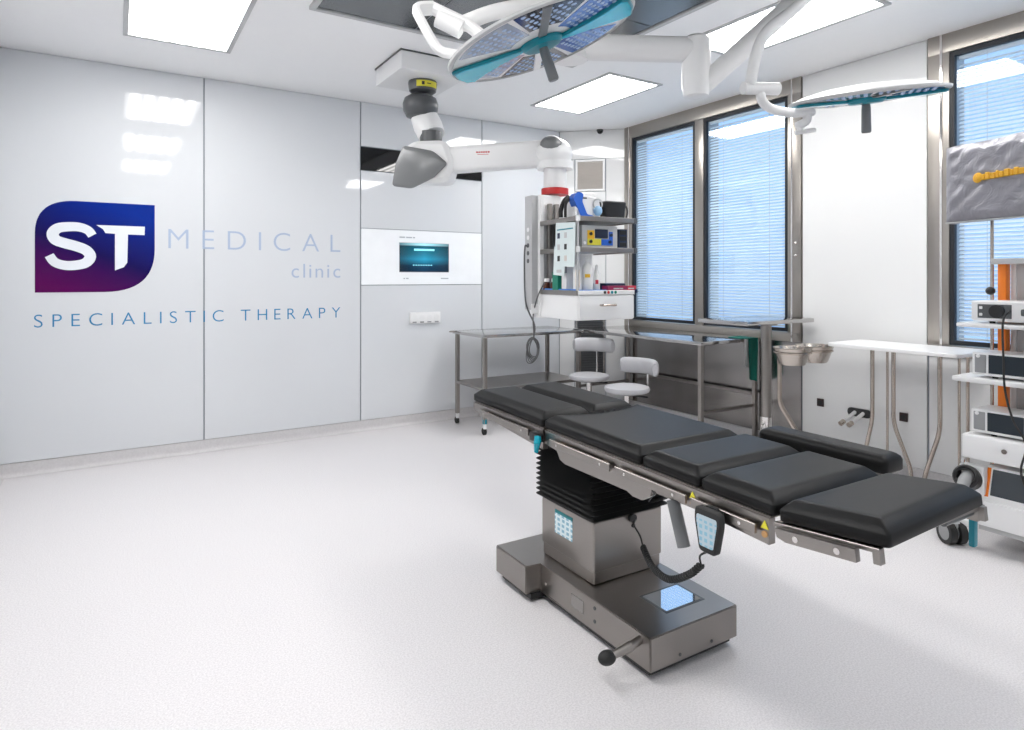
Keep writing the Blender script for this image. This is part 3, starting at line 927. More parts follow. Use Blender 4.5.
# cushions
def inset(poly, k):
    P = [Vector(p) for p in poly]; n = len(P); out = []
    for i in range(n):
        e0 = (P[i] - P[i - 1]).normalized(); e1 = (P[(i + 1) % n] - P[i]).normalized()
        n0 = Vector((-e0.y, e0.x)); n1 = Vector((-e1.y, e1.x))
        m = n0 + n1; m *= 2 / max(.8, m.length_squared)
        out.append(tuple(P[i] + m * k))
    return out
def cushion(poly, prof, r, m_=None):
    """a cushion whose corner radius stays clean at every inset: prof = (inset, z)"""
    vs, fs = [], []
    n = None
    for k, z in prof:
        ring = roundpoly(inset(poly, k), max(.006, r - k * .25), 4)
        n = len(ring); vs += [(x, y, z) for x, y in ring]
    for q in range(len(prof) - 1):
        for i in range(n):
            j = (i + 1) % n
            fs.append((q * n + i, q * n + j, (q + 1) * n + j, (q + 1) * n + i))
    fs.append(tuple(range(n))[::-1]); fs.append(tuple(range((len(prof) - 1) * n, len(prof) * n)))
    return MB().add(vs, fs, m_)
def pad(name, poly, zb, th, m_=None, r=.014, top=.036):
    prof = [(.005, 0), (0, .004), (0, th * .50), (.002, th * .56), (top * .40, th * .76), (top * .80, th * .95), (top * .95, th * .985), (top * 1.1, th), (top * 1.4, th)]
    return cushion(poly, [(i, zb + q) for i, q in prof], r, m_).build(name, M['black_pad'], ot, 60)
X = .262
sh = shear(.738)
pad('leg_pad', [(-X, .592), (-.008, .592), (-.008, 1.215), (-X, 1.215)], .004, .058, sh)
XR = .250
pad('leg_pad', [(.006, .590), (XR, .604), (XR, 1.215), (.006, 1.215)], .004, .058, sh)
seat_poly = [(-X, .006), (XR, .006), (XR, .590)]
seat_poly += [(.20 - .40 * k / 8, .575 - .050 * math.sin(math.pi * k / 8)) for k in range(0, 9)] + [(-X, .582)]
pad('seat_pad', seat_poly, .004, .056, sh)
pad('back_pad', [(-X, -.250), (XR, -.250), (XR, -.004), (-X, -.004)], .004, .056, sh)
pad('back_pad', [(-X, -.513), (XR, -.513), (XR, -.258), (-X, -.258)], .004, .056, sh)
pad('head_pad', [(-X, -.300), (.250, -.276), (.250, -.012), (-X, -.012)], .005, .058, Thead)

# arm board clamped to the far rail
T_ = Matrix.Translation((OX, OY, 0)) @ Matrix.Rotation(ROT, 4, 'Z')
ab = empty('arm_board', T_ @ Vector((.425, -.24, .72)), ROT, 'long narrow black padded arm board along the window side of the operating table', 'arm board')
prof = [(.004, 0), (0, .005), (0, .036), (.004, .046), (.014, .054), (.022, .0575), (.028, .058), (.036, .058)]
cushion([(-.06, -.225), (.06, -.225), (.06, .265), (-.06, .265)], [(i, .02 + z_) for i, z_ in prof], .022).build('cushion', M['black_pad'], ab, 60)
MB().box(-.045, .045, -.205, .24, .008, .021, .002, 1).build('board', M['steel'], ab)
MB().cyl((-.02, -.18, -.045), (-.02, -.18, .012), .014, 12).build('swivel_post', M['dgrey'], ab)
MB().box(-.130, .0, -.195, -.165, -.05, -.022, .004, 2).build('bracket', M['chrome'], ab)
MB().tube([(.0, -.18, -.03), (.03, -.20, -.03), (.055, -.23, -.026)], .006, 8).build('lock_lever', M['chrome'], ab)

# hand control with its coiled cord
hc_l = Vector((-.312, -.338, .712))
hc = empty('hand_control', T_ @ hc_l, ROT, 'black hand control with blue button face hanging from the table rail on a coiled cord', 'remote control')
body = roundpoly([(-.030, -.118), (.030, -.118), (.048, -.03), (.046, .008), (-.046, .008), (-.048, -.03)], .014, 4)
Tr = frame3((0, 0, 0), (0, -1, 0), (0, 0, 1), (-1, 0, 0))
hb = MB().rings(body, [(.004, -.012), (0, -.008), (0, .008), (.004, .013)], M=Tr).build('casing', M['rubber'], hc, 40)
face = roundpoly([(-.024, -.100), (.024, -.100), (.037, -.03), (.036, -.012), (-.036, -.012), (-.037, -.03)], .006, 3)
MB().prism(face, .0125, .0140, M=Tr).build('key_face', sticker_mat('key_face_print', (0.46, 0.56, 0.62), 4), hc)
MB().box(.006, .0195, -.02, .02, -.008, .012, .003, 2).build('rail_hook', M['black'], hc)
hinv = Matrix.Rotation(-ROT, 4, 'Z') @ Matrix.Translation(-(T_ @ hc_l))
lead1 = spline([T_ @ Vector((.035, .355, .392)), at(634, 525, 2.42), at(640, 536, 2.38), at(643, 547, 2.33)], 6)
coil_path = spline([at(643, 547, 2.33), at(652, 566, 2.20), at(668, 579, 2.06), at(688, 575, 1.97), at(701, 565, 1.92)], 40)
lead2 = spline([at(701, 565, 1.92), at(700, 556, 1.90), at(707, 552, 1.86), T_ @ (hc_l + Vector((0, 0, -.116)))], 6)
# keep the coil clear of the plinth
coil = []
turns = 34; nper = 10
dist = [0.0]
for k in range(1, len(coil_path)): dist.append(dist[-1] + (coil_path[k] - coil_path[k - 1]).length)
def along(s):
    s *= dist[-1]
    for k in range(1, len(dist)):
        if dist[k] >= s:
            f = (s - dist[k - 1]) / max(1e-6, dist[k] - dist[k - 1])
            return coil_path[k - 1].lerp(coil_path[k], f), (coil_path[k] - coil_path[k - 1]).normalized()
    return coil_path[-1], (coil_path[-1] - coil_path[-2]).normalized()
for k in range(turns * nper + 1):
    s = k / (turns * nper)
    p, d = along(s)
    a = Vector((1, 0, 0)); a = (a - d * a.dot(d)).normalized(); b = d.cross(a)
    t = 2 * math.pi * k / nper
    coil.append(p + (a * math.cos(t) + b * math.sin(t)) * .0085)
MB().tube(coil, .0042, 6, M=hinv).build('coiled_cord', M['rubber'], hc)
MB().tube(lead1, .0032, 8, M=hinv).build('cord_lead', M['rubber'], hc)
MB().tube(lead2, .0032, 8, M=hinv).build('cord_lead', M['rubber'], hc)
# ------------------------------------------------------------------ ceiling pendant with its equipment carrier
pc = Vector((1.92, 4.365, CEIL))
pd_ = empty('ceiling_pendant', pc, 0, 'white ceiling pendant with a long swivel arm carrying an equipment rack', 'pendant')
pinv = Matrix.Translation(-pc)
def L(p): return Vector(p) - pc
MB().box(1.67, 2.17, 4.11, 4.62, CEIL - .135, CEIL - .006, .006, 2, M=pinv).build('mount_cover', M['white_soft'], pd_)
MB().box(1.664, 2.176, 4.104, 4.626, CEIL - .012, CEIL - .0015, M=pinv).build('shadow_gap_strip', M['dgrey'], pd_)  # dark strip standing in for the shaded gap below the ceiling
sx, sy = pc.x + .01, pc.y - .03
col_ = MB().lathe([(.105, -.135), (.108, -.15), (.100, -.205), (.085, -.215)], (.01, -.03, 0), 32).build('collar', M['dgrey'], pd_)
lab = MB()
for k in range(12):
    t0 = math.radians(222 + k * 7.5); t1 = math.radians(222 + (k + 1) * 7.5)
    vs = [(.01 + .1105 * math.cos(t), -.03 + .1105 * math.sin(t), z) for t in (t0, t1) for z in (-.195, -.150)]
    lab.add(vs, [(0, 2, 3, 1)])
lab.build('warning_band', M['yellow'], col_)
for k, hw, hh in ((3, .010, .012), (6, .016, .003)):
    t = math.radians(222 + (k + .5) * 7.5)
    MB().box(-hw, hw, -.001, .001, -hh, hh, M=Matrix.Translation((.01 + .1115 * math.cos(t), -.03 + .1115 * math.sin(t), -.172)) @ Matrix.Rotation(t + math.pi / 2, 4, 'Z')).build('warning_mark', M['black'], col_)
# dark knuckle, a bulging barrel
kn = at(420.5, 107, 4.72) - pc
MB().lathe([(.08, .085), (.118, .06), (.132, .02), (.128, -.03), (.105, -.075), (.06, -.09)], tuple(kn), 28).build('knuckle', M['dgrey'], pd_)
# slanting link and lower joint
p0 = at(424, 117, 4.74) - pc; p1 = at(432, 136, 4.68) - pc
MB().tube([p0, p0.lerp(p1, .5), p1 + Vector((0, 0, .0))], [.100, .108, .100], 24).build('link', M['white'], pd_)
j = at(431, 137, 4.66) - pc
MB().lathe([(.082, .035), (.082, -.05)], tuple(j), 24).build('joint_ring', M['dgrey'], pd_)
# arm head with grey shield
ra = at(430, 163, 4.66) - pc                   # near end of the horizontal arm
re = at(555, 152, 4.54) - pc                   # elbow above the carrier
re.z = ra.z + .045
ax = (re - ra); ax.z = 0; ax.normalize()
ay = Vector((-ax.y, ax.x, 0))
TA = frame3(ra, ax, ay, Vector((0, 0, 1)))
head = [(-.16, -.16), (.16, -.16), (.20, -.02), (.14, .145), (-.10, .145), (-.19, .08), (-.215, -.08)]
Th = TA @ frame3((0, .115, 0), (1, 0, 0), (0, 0, 1), (0, -1, 0))
MB().rings(roundpoly(head, .05, 4), [(.03, 0), (0, .03), (0, .20), (.03, .23)], M=Th).build('arm_head', M['white'], pd_)
sh_poly = roundpoly([(-.245, -.185), (-.10, -.205), (.06, -.13), (.165, -.03), (.06, .06), (-.16, .105), (-.215, -.02)], .03, 4)
MB().rings(sh_poly, [(.02, 0), (0, .012), (.0, .03), (.02, .042)], M=Th @ Matrix.Translation((0, 0, .225))).build('shield', M['mgrey'], pd_)
Lr = (re - ra).length
bm_ = [(.05, -.075), (.05, .075), (Lr - .02, .075), (Lr - .02, -.075)]
MB().box(.05, Lr, -.075, .075, -.085, .095, .03, 4, M=TA @ Matrix.Rotation(math.atan2(-.045, Lr), 4, 'Y')).build('arm', M['white'], pd_)
# small red maker mark on the arm, as strokes
mk = MB()
for k in range(6): mk.box(.36 + k * .017, .373 + k * .017, -.0775, -.0755, .050, .060, M=TA)
mk.box(.37, .45, -.0775, -.0755, .037, .040, M=TA)
mk.build('arm_mark', M['red'], pd_)
# elbow dome, shaft, red ring
MB().ball(tuple(re + Vector((-.01, 0, .0))), .142, sx=1.0, sy=.85, sz=.80, n=24).build('elbow', M['white'], pd_)
MB().ball(tuple(re + Vector((-.055, -.035, .045))), .088, sx=1.0, sy=.9, sz=.8, n=20).build('elbow_cap', M['mgrey'], pd_)
MB().cyl(re + Vector((.0, 0, -.06)), re + Vector((0, 0, -.115)), .128, 28).build('elbow_flange', M['white'], pd_)
zs = at(555, 189, 4.54).z - pc.z
sc_ = Vector((re.x, re.y, 0))
MB().cyl(sc_ + Vector((0, 0, re.z - .10)), sc_ + Vector((0, 0, zs)), .082, 24).build('shaft', M['white'], pd_)
MB().cyl(sc_ + Vector((0, 0, zs)), sc_ + Vector((0, 0, zs - .045)), .098, 28).build('red_ring', M['red'], pd_)
# the carrier, turned 5 degrees
CRZ = math.radians(-5)
cor = Vector((2.477, 3.169, 0))
TC = Matrix.Translation(cor) @ Matrix.Rotation(CRZ, 4, 'Z')
TL = pinv @ TC
W_, D_ = .44, .50
# service column behind the shelves
MB().box(-.01, .16, .47, .62, 1.10, 1.965, .012, 2, M=TL).build('service_column', M['white'], pd_)
MB().box(-.060, -.008, .50, .60, 1.155, 1.96, .006, 2, M=TL).build('socket_strip', M['lgrey'], pd_)
for k in range(5):
    MB().cyl((-.063, .55, 1.50 + k * .055), (-.058, .55, 1.50 + k * .055), .016, 12, M=TL).build('socket_face', M['dgrey'] if k < 3 else M['white'], pd_)
MB().box(-.062, -.006, .498, .503, 1.13, 1.20, .002, 1, M=TL).build('strip_cap', M['white'], pd_)
MB().box(.22, .44, .485, .50, 1.30, 1.80, .003, 1, M=TL).build('back_panel', M['white_soft'], pd_)
MB().box(.02, .21, .465, .475, 1.30, 1.76, .002, 1, M=TL).build('back_panel', M['grey'], pd_)
for x in (.045, .10):
    MB().box(x, x + .03, .44, .468, 1.32, 1.90, .003, 1, M=TL).build('rack_rail', M['steel'], pd_)
for zz in (1.773, 1.576, 1.298):
    top = zz
    s_ = MB().box(.008, W_ - .008, .008, D_ - .03, top - .022, top - .006, .002, 1, M=TL).build('shelf', M['white_soft'] if zz < 1.5 else M['lgrey'], pd_)
    if zz > 1.5 or True:
        MB().box(-.010, .004, .0, D_ - .03, top - .030, top + .002, .002, 1, M=TL).build('shelf_rail', M['steel'], s_)
        MB().box(W_ - .004, W_ + .010, .0, D_ - .03, top - .030, top + .002, .002, 1, M=TL).build('shelf_rail', M['steel'], s_)
        if zz > 1.5:
            MB().box(.0, W_, -.012, .002, top - .030, top + .002, .002, 1, M=TL).build('shelf_rail', M['steel'], s_)
            for x in (-.004, W_ + .006):
                MB().box(x - .012, x + .012, -.018, .006, top - .033, top + .004, .003, 1, M=TL).build('rail_end_cap', M['dgrey'] if x > 0 else M['white'], s_)
MB().box(-.004, .010, .001, .020, 1.29, 1.775, .002, 1, M=TL).build('corner_post', M['lgrey'], pd_)
cab = MB().box(.0, W_, .004, D_ - .02, 1.108, 1.274, .006, 2, M=TL).build('cabinet', M['white'], pd_)
MB().box(.0, W_, -.010, .006, 1.272, 1.30, .003, 1, M=TL).build('control_strip', M['white'], pd_)
for k, mm in enumerate(('black', 'red', 'teal', 'greenbox')):
    MB().cyl((.20 + k * .028, -.012, 1.287), (.20 + k * .028, -.009, 1.287), .010, 12, M=TL).build('strip_button', M[mm], pd_)
dr = MB().box(.006, W_ - .006, -.010, .004, 1.114, 1.266, .004, 2, M=TL).build('drawer', M['white'], cab)
MB().tube(fillet([(.165, -.008, 1.205), (.165, -.035, 1.205), (.275, -.035, 1.205), (.275, -.008, 1.205)], .012), .007, 10, M=TL).build('drawer_handle', M['tube'], pd_)
MB().box(W_ + .01, W_ + .024, -.012, .012, 1.28, 1.305, .003, 1, M=TL).build('rail_end_cap', M['navy'], pd_)

# cables hanging from the carrier
cb_ = empty('hanging_cable', TC @ Vector((-.01, .56, .80)), CRZ, 'grey cables hanging in a loose coil below the equipment rack', 'cable')
cinv = (Matrix.Rotation(-CRZ, 4, 'Z') @ Matrix.Translation(-(TC @ Vector((-.01, .56, .80)))))
TCb = cinv @ TC
MB().tube(spline([(-.064, .55, 1.60), (-.085, .55, 1.60), (-.09, .55, 1.45), (-.075, .555, 1.2), (-.01, .55, 1.05), (-.01, .56, .95)], 8), .006, 8, M=TCb).build('cord', M['cable'], cb_)
MB().tube(spline([(-.012, .40, 1.35), (-.04, .45, 1.25), (-.03, .53, 1.12), (-.012, .555, 1.0), (-.01, .56, .95)], 8), .005, 8, M=TCb).build('cord', M['cable'], cb_)
for k in range(6):
    rr = .050 + .005 * k
    ring = []
    tl = .35 * (k - 2.5) / 2.5
    for i in range(28):
        t = 2 * math.pi * i / 28
        x_, z_ = rr * .72 * math.cos(t), rr * 1.25 * math.sin(t)
        ring.append((-.01 + x_ * math.cos(tl) + z_ * math.sin(tl) * .3, .56 + .014 * math.sin(t * 2 + k) + .005 * k, .882 - .004 * k + z_))
    MB().tube(ring, .0036, 6, closed=True, M=TCb).build('coil_loop', M['cable'], cb_)

# things on the carrier
def on_rack(name, x, y, z, label, cat, rz=0, group=None):
    return empty(name, TC @ Vector((x, y, z)), CRZ + rz, label, cat, group)
ZT, ZM, ZB = 1.770, 1.571, 1.293
# white and blue suction device with breathing mask
o = on_rack('medical_device', .155, .20, ZT - .003, 'white and blue portable medical device with black hose on the top shelf', 'medical device')
Tm = frame3((0, .08, 0), (1, 0, 0), (0, 0, 1), (0, -1, 0))
MB().rings(roundpoly([(-.11, 0), (.108, 0), (.108, .10), (.085, .150), (-.05, .165), (-.085, .10)], .02, 4), [(.012, 0), (0, .012), (0, .148), (.012, .16)], M=Tm).build('casing', M['white'], o)
MB().rings(roundpoly([(-.118, .135), (-.085, .175), (-.045, .165), (-.055, .115), (-.015, .03), (.035, .022), (.035, .004), (-.05, .004), (-.075, .06)], .012, 3), [(0, .10), (0, .166), (.004, .172)], M=Tm).build('blue_trim', M['blue'], o)
MB().ball((.075, -.088, .060), .034, sy=.6, n=16).build('mask', M['sky'], o)
MB().tube([(.075 + .035 * math.cos(t), -.087, .105 + .035 * math.sin(t)) for t in [2 * math.pi * i / 18 for i in range(18)]], .005, 6, closed=True).build('dial_ring', M['lgrey'], o)
MB().box(-.05, -.01, -.084, -.080, .135, .145).build('badge', M['dgrey'], o)
MB().box(.01, .07, -.05, .02, .150, .178, .008, 2).build('carry_handle', M['white'], o)
MB().tube(spline([(-.09, .02, .155), (-.135, .0, .12), (-.165, -.01, .06), (-.165, -.01, .012)], 6), .015, 10).build('hose', M['rubber'], o)
MB().tube(spline([(-.09, -.02, .15), (-.145, -.04, .10), (-.15, -.04, .012)], 6), .010, 10).build('hose', M['rubber'], o)
# black bag
o = on_rack('carry_bag', .365, .14, ZT - .003, 'small black bag with a looped strap on the top shelf', 'bag')
MB().rings(roundpoly([(-.085, -.05), (.085, -.05), (.085, .05), (-.085, .05)], .02, 4), [(.018, 0), (.008, .01), (.004, .06), (-.004, .12), (.004, .128)]).build('bag_body', M['black'], o)
MB().tube(spline([(.085, 0, .115), (.12, 0, .10), (.128, 0, .055), (.11, 0, .012), (.09, 0, .006)], 6), .006, 8).build('strap', M['black'], o)
MB().tube([(.10, -.01, .008), (.15, -.03, .012), (.17, -.04, .02)], .004, 6).build('cable_end', M['black'], o)
# electrosurgical unit
o = on_rack('electrosurgical_unit', .205, .20, ZM + .0, 'grey electrosurgical generator with yellow and blue front on the middle shelf', 'medical device')
MB().box(-.155, .125, -.17, .14, .005, .150, .006, 2).build('casing', M['lgrey'], o)
fz = -.172
MB().box(-.115, -.06, fz - .001, fz + .004, .022, .118, .001, 1).build('yellow_field', M['amber_band'], o)
MB().box(-.115, -.008, fz - .002, fz + .003, .022, .062, .001, 1).build('yellow_field', M['yellow'], o)
MB().box(-.006, .085, fz - .002, fz + .003, .022, .062, .001, 1).build('blue_field', M['blue'], o)
MB().box(.055, .085, fz - .0015, fz + .003, .055, .112, .001, 1).build('blue_field', M['blue'], o)
MB().box(-.056, .045, fz - .004, fz + .003, .068, .126, .002, 1).build('display', M['lcd'], o)
for x, z in ((-.09, .045), (-.09, .095), (.07, .09), (.06, .045)):
    MB().cyl((x, fz - .008, z), (x, fz, z), .011, 12).build('connector', M['black'] if x < 0 else M['navy'], o)
MB().cyl((-.137, fz - .006, .035), (-.137, fz, .035), .010, 12).build('power_button', M['white'], o)
for x, y in ((-.13, -.14), (.10, -.14), (-.13, .11), (.10, .11)): MB().cyl((x, y, 0), (x, y, .006), .01, 10).build('foot', M['rubber'], o)
o = on_rack('navy_module', .385, .10, ZM + .0, 'narrow navy blue module standing beside the electrosurgical generator', 'medical device')
MB().box(-.030, .040, -.05, .20, .003, .135, .004, 2).build('casing', M['navy'], o)
for k in range(3): MB().box(-.022, .032, -.053, -.049, .018 + k * .04, .046 + k * .04, .002, 1).build('slot_face', M['black'], o)
# laminated instruction sheets hanging at the left side
o = on_rack('instruction_sheet', -.020, .130, 1.455, 'laminated instruction sheet with small pictures hanging on the left of the rack', 'sheet')
def sheet_prints(parent, rows, y0, z0, dy, dz, xs):
    pal = ['navy', 'grey', 'dgrey', 'beige', 'black', 'lgrey']
    k = 0
    for r in range(rows):
        for c in range(2):
            MB().box(xs - .0012, xs - .0002, y0 - c * dy - .030, y0 - c * dy, z0 - r * dz, z0 - r * dz + .036).build('picture', M[pal[(k * 5 + r) % 6]], parent); k += 1
MB().box(-.001, .001, -.120, .120, 0, .285, M=Matrix.Rotation(math.radians(3), 4, 'X')).build('paper', M['paper'], o)
sheet_prints(o, 3, .085, .185, .085, .075, -.001)
MB().box(-.0022, -.001, -.105, .09, .238, .246).build('heading', M['teal'], o)
MB().box(.001, .012, -.02, .02, .262, .290, .002, 1).build('clip', M['grey'], o)
o = on_rack('instruction_sheet', -.0145, .185, 1.395, 'second laminated sheet showing below the picture instruction sheet', 'sheet')
MB().box(-.001, .001, -.045, .095, 0, .19, M=Matrix.Rotation(math.radians(4), 4, 'X')).build('paper', M['paper'], o)
MB().box(-.0022, -.001, -.01, .05, .02, .04).build('picture', M['lgrey'], o)
# bottles etc. on the lowest deck
def bottle(x, y, h, r, label, band, lo=.2, hi=.55, span=9):
    o = on_rack('bottle', x, y, ZB, label, 'bottle', 0, 'bottles on the rack deck')
    MB().lathe([(r * .9, 0), (r, .006), (r, h * .62), (r * .85, h * .74), (r * .42, h * .82), (r * .36, h * .86)], n=20).build('body', M['bottle'], o)
    MB().lathe([(r * .44, h * .85), (r * .44, h * .97), (r * .30, h)], n=16).build('cap', M['white'], o)
    lb = MB()
    for k in range(8):
        ts = [math.radians(238 + span * (k + e - 4)) for e in (0, 1)]
        lb.add([(r * 1.015 * math.cos(t), r * 1.015 * math.sin(t), h * q) for t in ts for q in (lo, hi)], [(0, 2, 3, 1)])
    lb.build('label_patch', M[band], o)
bottle(.035, .060, .225, .027, 'white bottle with a tall yellow label beside the green carton', 'amber_band', .12, .62, 6)
bottle(.108, .055, .225, .035, 'white round-shouldered bottle with a pale yellow label', 'amber_band', .40, .50, 7)
bottle(.178, .050, .170, .021, 'slim white bottle with a red mark beside the maroon carton', 'redcarton', .28, .44, 7)
o = on_rack('white_carton', .055, .185, ZB, 'plain white carton between the green carton and the bottles', 'carton')
MB().box(-.045, .03, -.03, .03, 0, .12, .002, 1).build('box', M['white_soft'], o)
o = on_rack('green_carton', .025, .275, ZB, 'dark green upright carton at the left of the bottles', 'carton')
MB().box(-.03, .03, -.035, .035, 0, .125, .002, 1).build('box', M['greenbox'], o)
MB().box(-.031, .031, -.036, .036, .118, .127, .002, 1).build('lid', M['greenbox'], o)
for k, (x, y) in enumerate(((.025, .435), (.035, .355))):
    o = on_rack('medicine_vial', x, y, ZB, ('brown glass vial with white cap in the rear corner of the rack deck', 'brown glass vial with white cap beside the green carton')[k], 'vial', 0, 'brown vials on the rack deck')
    MB().lathe([(.024, 0), (.026, .004), (.026, .05), (.015, .062)], n=18).build('glass', M['brown'], o)
    MB().lathe([(.018, .06), (.018, .082), (.016, .084)], n=16).build('cap', M['white'], o)
o = on_rack('tray_mat', .13, .235, ZB - .001, 'bright blue mat lining the lowest rack deck', 'mat')
MB().box(-.128, .13, -.222, .225, 0, .004, .001, 1).build('mat', M['mat_blue'], o)
MB().box(-.128, .13, -.226, -.220, 0, .012, .001, 1).build('raised_edge', M['mat_blue'], o)
MB().box(-.1285, -.124, -.222, .225, 0, .016, .001, 1).build('raised_edge', M['mat_blue'], o)
o = on_rack('blue_carton', .372, .150, ZB, 'flat dark blue carton lying under the maroon carton', 'carton')
MB().box(-.10, .06, -.07, .08, .0, .050, .002, 1).build('box', M['navy'], o)
MB().box(-.098, .058, -.068, .078, .044, .052, .002, 1).build('lid', mat('slate_blue_carton', (0.03, 0.10, 0.24), .4), o)
o = on_rack('maroon_carton', .340, .030, ZB, 'long flat maroon and red carton at the front of the rack deck', 'carton', math.radians(4))
MB().box(-.115, .05, -.03, .035, 0, .036, .002, 1).build('box', M['maroon'], o)
MB().box(.05, .125, -.0305, .0355, 0, .0362, .002, 1).build('red_end', M['redcarton'], o)
for a, b in ((-.07, -.02), (-.015, .01), (.055, .105)): MB().box(a, b, -.0315, -.0300, .014, .022).build('print', M['lgrey'], o)

# ------------------------------------------------------------------ surgical lamps
def inset_c(poly, k):
    c = sum((Vector(p) for p in poly), Vector((0, 0))) / len(poly)
    return [tuple(Vector(p) + (c - Vector(p)).normalized() * k) for p in poly]
M['mirror'] = mat('lamp_mirror', (0.62, 0.65, 0.72), .05, 1.0)
M['lens_refl_blue'] = mat('lens_reflection_blue', (0.07, 0.17, 0.50), .10, .15)  # lens colours that imitate blue, dark and pale reflections in the lamp face
M['lens_refl_dark'] = mat('lens_reflection_dark', (0.035, 0.04, 0.06), .10, .15)
M['lens_refl_pale'] = mat('lens_reflection_pale', (0.40, 0.45, 0.54), .10, .15)
M['lens_dot'] = mat('lens_dots', (0.45, 0.58, 0.82), .12, .2)
M['cyan'] = mat('cyan_gloss', (0.0, 0.52, 0.70), .12)
def lamp_head(root, c, n, maj, R, yoke=None):
    """c centre, n direction the light face looks to, maj direction of the teal blades"""
    z = -Vector(n).normalized()
    x = (Vector(maj) - z * Vector(maj).dot(z)).normalized(); y = z.cross(x)
    T = Matrix.Translation(-root.location) @ frame3(c, x, y, z)
    prof = [(R, .0), (R * .985, .010), (R * .86, .030), (R * .62, .050), (R * .30, .062), (.0001, .066)]
    MB().lathe(prof, n=56, M=T).build('housing', M['white'], root)
    MB().lathe([(R * .965, -.003), (R * .985, -.006), (R * 1.012, .0), (R * 1.015, .010), (R * .985, .014)], n=56, M=T, caps=False).build('rim', M['lgrey'], root)
    MB().lathe([(.0001, .003), (R * .97, .003)], n=56, M=T).build('light_face', M['mirror'], root)
    # lens fields between the blades: sectors with small lenses, mirrored patches painted into their colours
    for q, (a0, a1, r0, r1, mm) in enumerate(((18, 62, .13, .37, 'lens_refl_blue'), (66, 118, .16, .375, 'lens_refl_dark'), (122, 160, .13, .36, 'lens_refl_pale'), (198, 246, .14, .37, 'lens_refl_pale'), (250, 296, .17, .375, 'lens_refl_dark'), (300, 342, .13, .37, 'lens_refl_blue'))):
        r0, r1 = r0 * R / .4, r1 * R / .4
        n = 10; out = []
        for k in range(n + 1): out.append((r1 * math.cos(math.radians(a0 + (a1 - a0) * k / n)), r1 * math.sin(math.radians(a0 + (a1 - a0) * k / n))))
        for k in range(n, -1, -1): out.append((r0 * math.cos(math.radians(a0 + (a1 - a0) * k / n)), r0 * math.sin(math.radians(a0 + (a1 - a0) * k / n))))
        lf = MB().prism(out, -.002, .002, M=T).build('lens_field', M[mm], root)
        ar = MB()
        for i in range(-12, 13):
            for j in range(-12, 13):
                px = (i + (j % 2) * .5) * .036; py = j * .031
                rr = math.hypot(px, py); an = math.degrees(math.atan2(py, px)) % 360
                if rr > r1 - .016 or rr < r0 + .016 or not (a0 + 3 < an < a1 - 3): continue
                ar.lathe([(.0115, -.001), (.009, -.005), (.0001, -.007)], (px, py, 0), 6, M=T)
        la = ar.build('lens_array', M['lens_dot'], lf, 60); la['kind'] = 'stuff'
    for s in (-1, 1):
        MB().box(-.018, .018, s * .08 if s > 0 else -R * .96, R * .96 if s > 0 else -.08, -.010, .002, .003, 1, M=T).build('spoke', M['mgrey'] if s < 0 else M['white'], root)
        # teal wing: pointed at the hub, broad at the rim, with a darker edge strip
        w = [(.075, -.008), (.16, -.034), (.25, -.070), (.310, -.104), (.345, -.092), (.382, -.045), (.396, .004), (.36, .016), (.22, .014), (.075, .008)]
        w = [(s * q[0] * R / .4, s * q[1] * (2.0 if q[1] < 0 else 1.2) * R / .4) for q in w]
        bl = MB().rings(roundpoly(w, .008, 3), [(0, -.004), (0, -.014), (.004, -.017)], M=T).build('blade', M['teal'], root)
        w2 = inset_c(w, .010)
        MB().prism(w2, -.0175, -.0190, M=T).build('blade_face', M['cyan'], bl)
    MB().lathe([(.092, -.002), (.092, -.014), (.075, -.028), (.0001, -.032)], n=32, M=T @ Matrix.Diagonal((1, .85, 1, 1))).build('hub', M['teal'], root)
    MB().lathe([(.018, -.026), (.021, -.05), (.023, -.165), (.018, -.172), (.0001, -.173)], n=18, M=T).build('handle', M['mgrey'], root)
    return T
def cam_dir(lat, dep, up): return Vector((lat * CY + dep * SY, dep * CY - lat * SY, up)).normalized()

# head over the foot of the table
cA = at(541, 41, 2.63)
colp = Vector((1.92, 2.52, CEIL))
lA = empty('surgical_lamp', colp, 0, 'round surgical lamp with bright teal blades hung from the ceiling column', 'surgical lamp', 'surgical lamps')
TA_ = lamp_head(lA, cA, cam_dir(.32, .042, -.94), cam_dir(1, 0.0, .34), .40)
ia = Matrix.Translation(-colp)
MB().cyl(colp, colp - Vector((0, 0, .10)), .16, 32, M=ia).build('ceiling_rosette', M['white'], lA)
MB().cyl(colp - Vector((0, 0, .10)), Vector((colp.x, colp.y, at(689, 50, 3.20).z + .072)), .055, 24, M=ia).build('ceiling_tube', M['white'], lA)
# yoke: flat white bracket around the rim
yk = [at(470, 57, 2.66), at(439, 52, 2.62), at(426, 30, 2.62), at(415, 9, 2.64), at(433, 8, 2.70)]
MB().tube(fillet(yk, .03, 4), .030, 8, M=ia, flat=.7).build('yoke', M['white'], lA)
MB().tube(fillet([at(432, 8, 2.70), at(470, 26, 2.72), at(486, 40, 2.70)], .04, 4), .028, 10, M=ia).build('yoke', M['white'], lA)
MB().cyl(at(438, 18, 2.71), at(462, 30, 2.71), .040, 18, M=ia).build('yoke_joint', M['white_soft'], lA)
MB().tube(spline([at(462, 24, 2.74), at(495, 12, 2.76), at(540, 4, 2.80), at(590, -3, 2.86), at(640, -22, 2.92), colp + Vector((.02, -.02, -.20))], 8), .034, 14, M=ia).build('spring_arm', M['white'], lA)

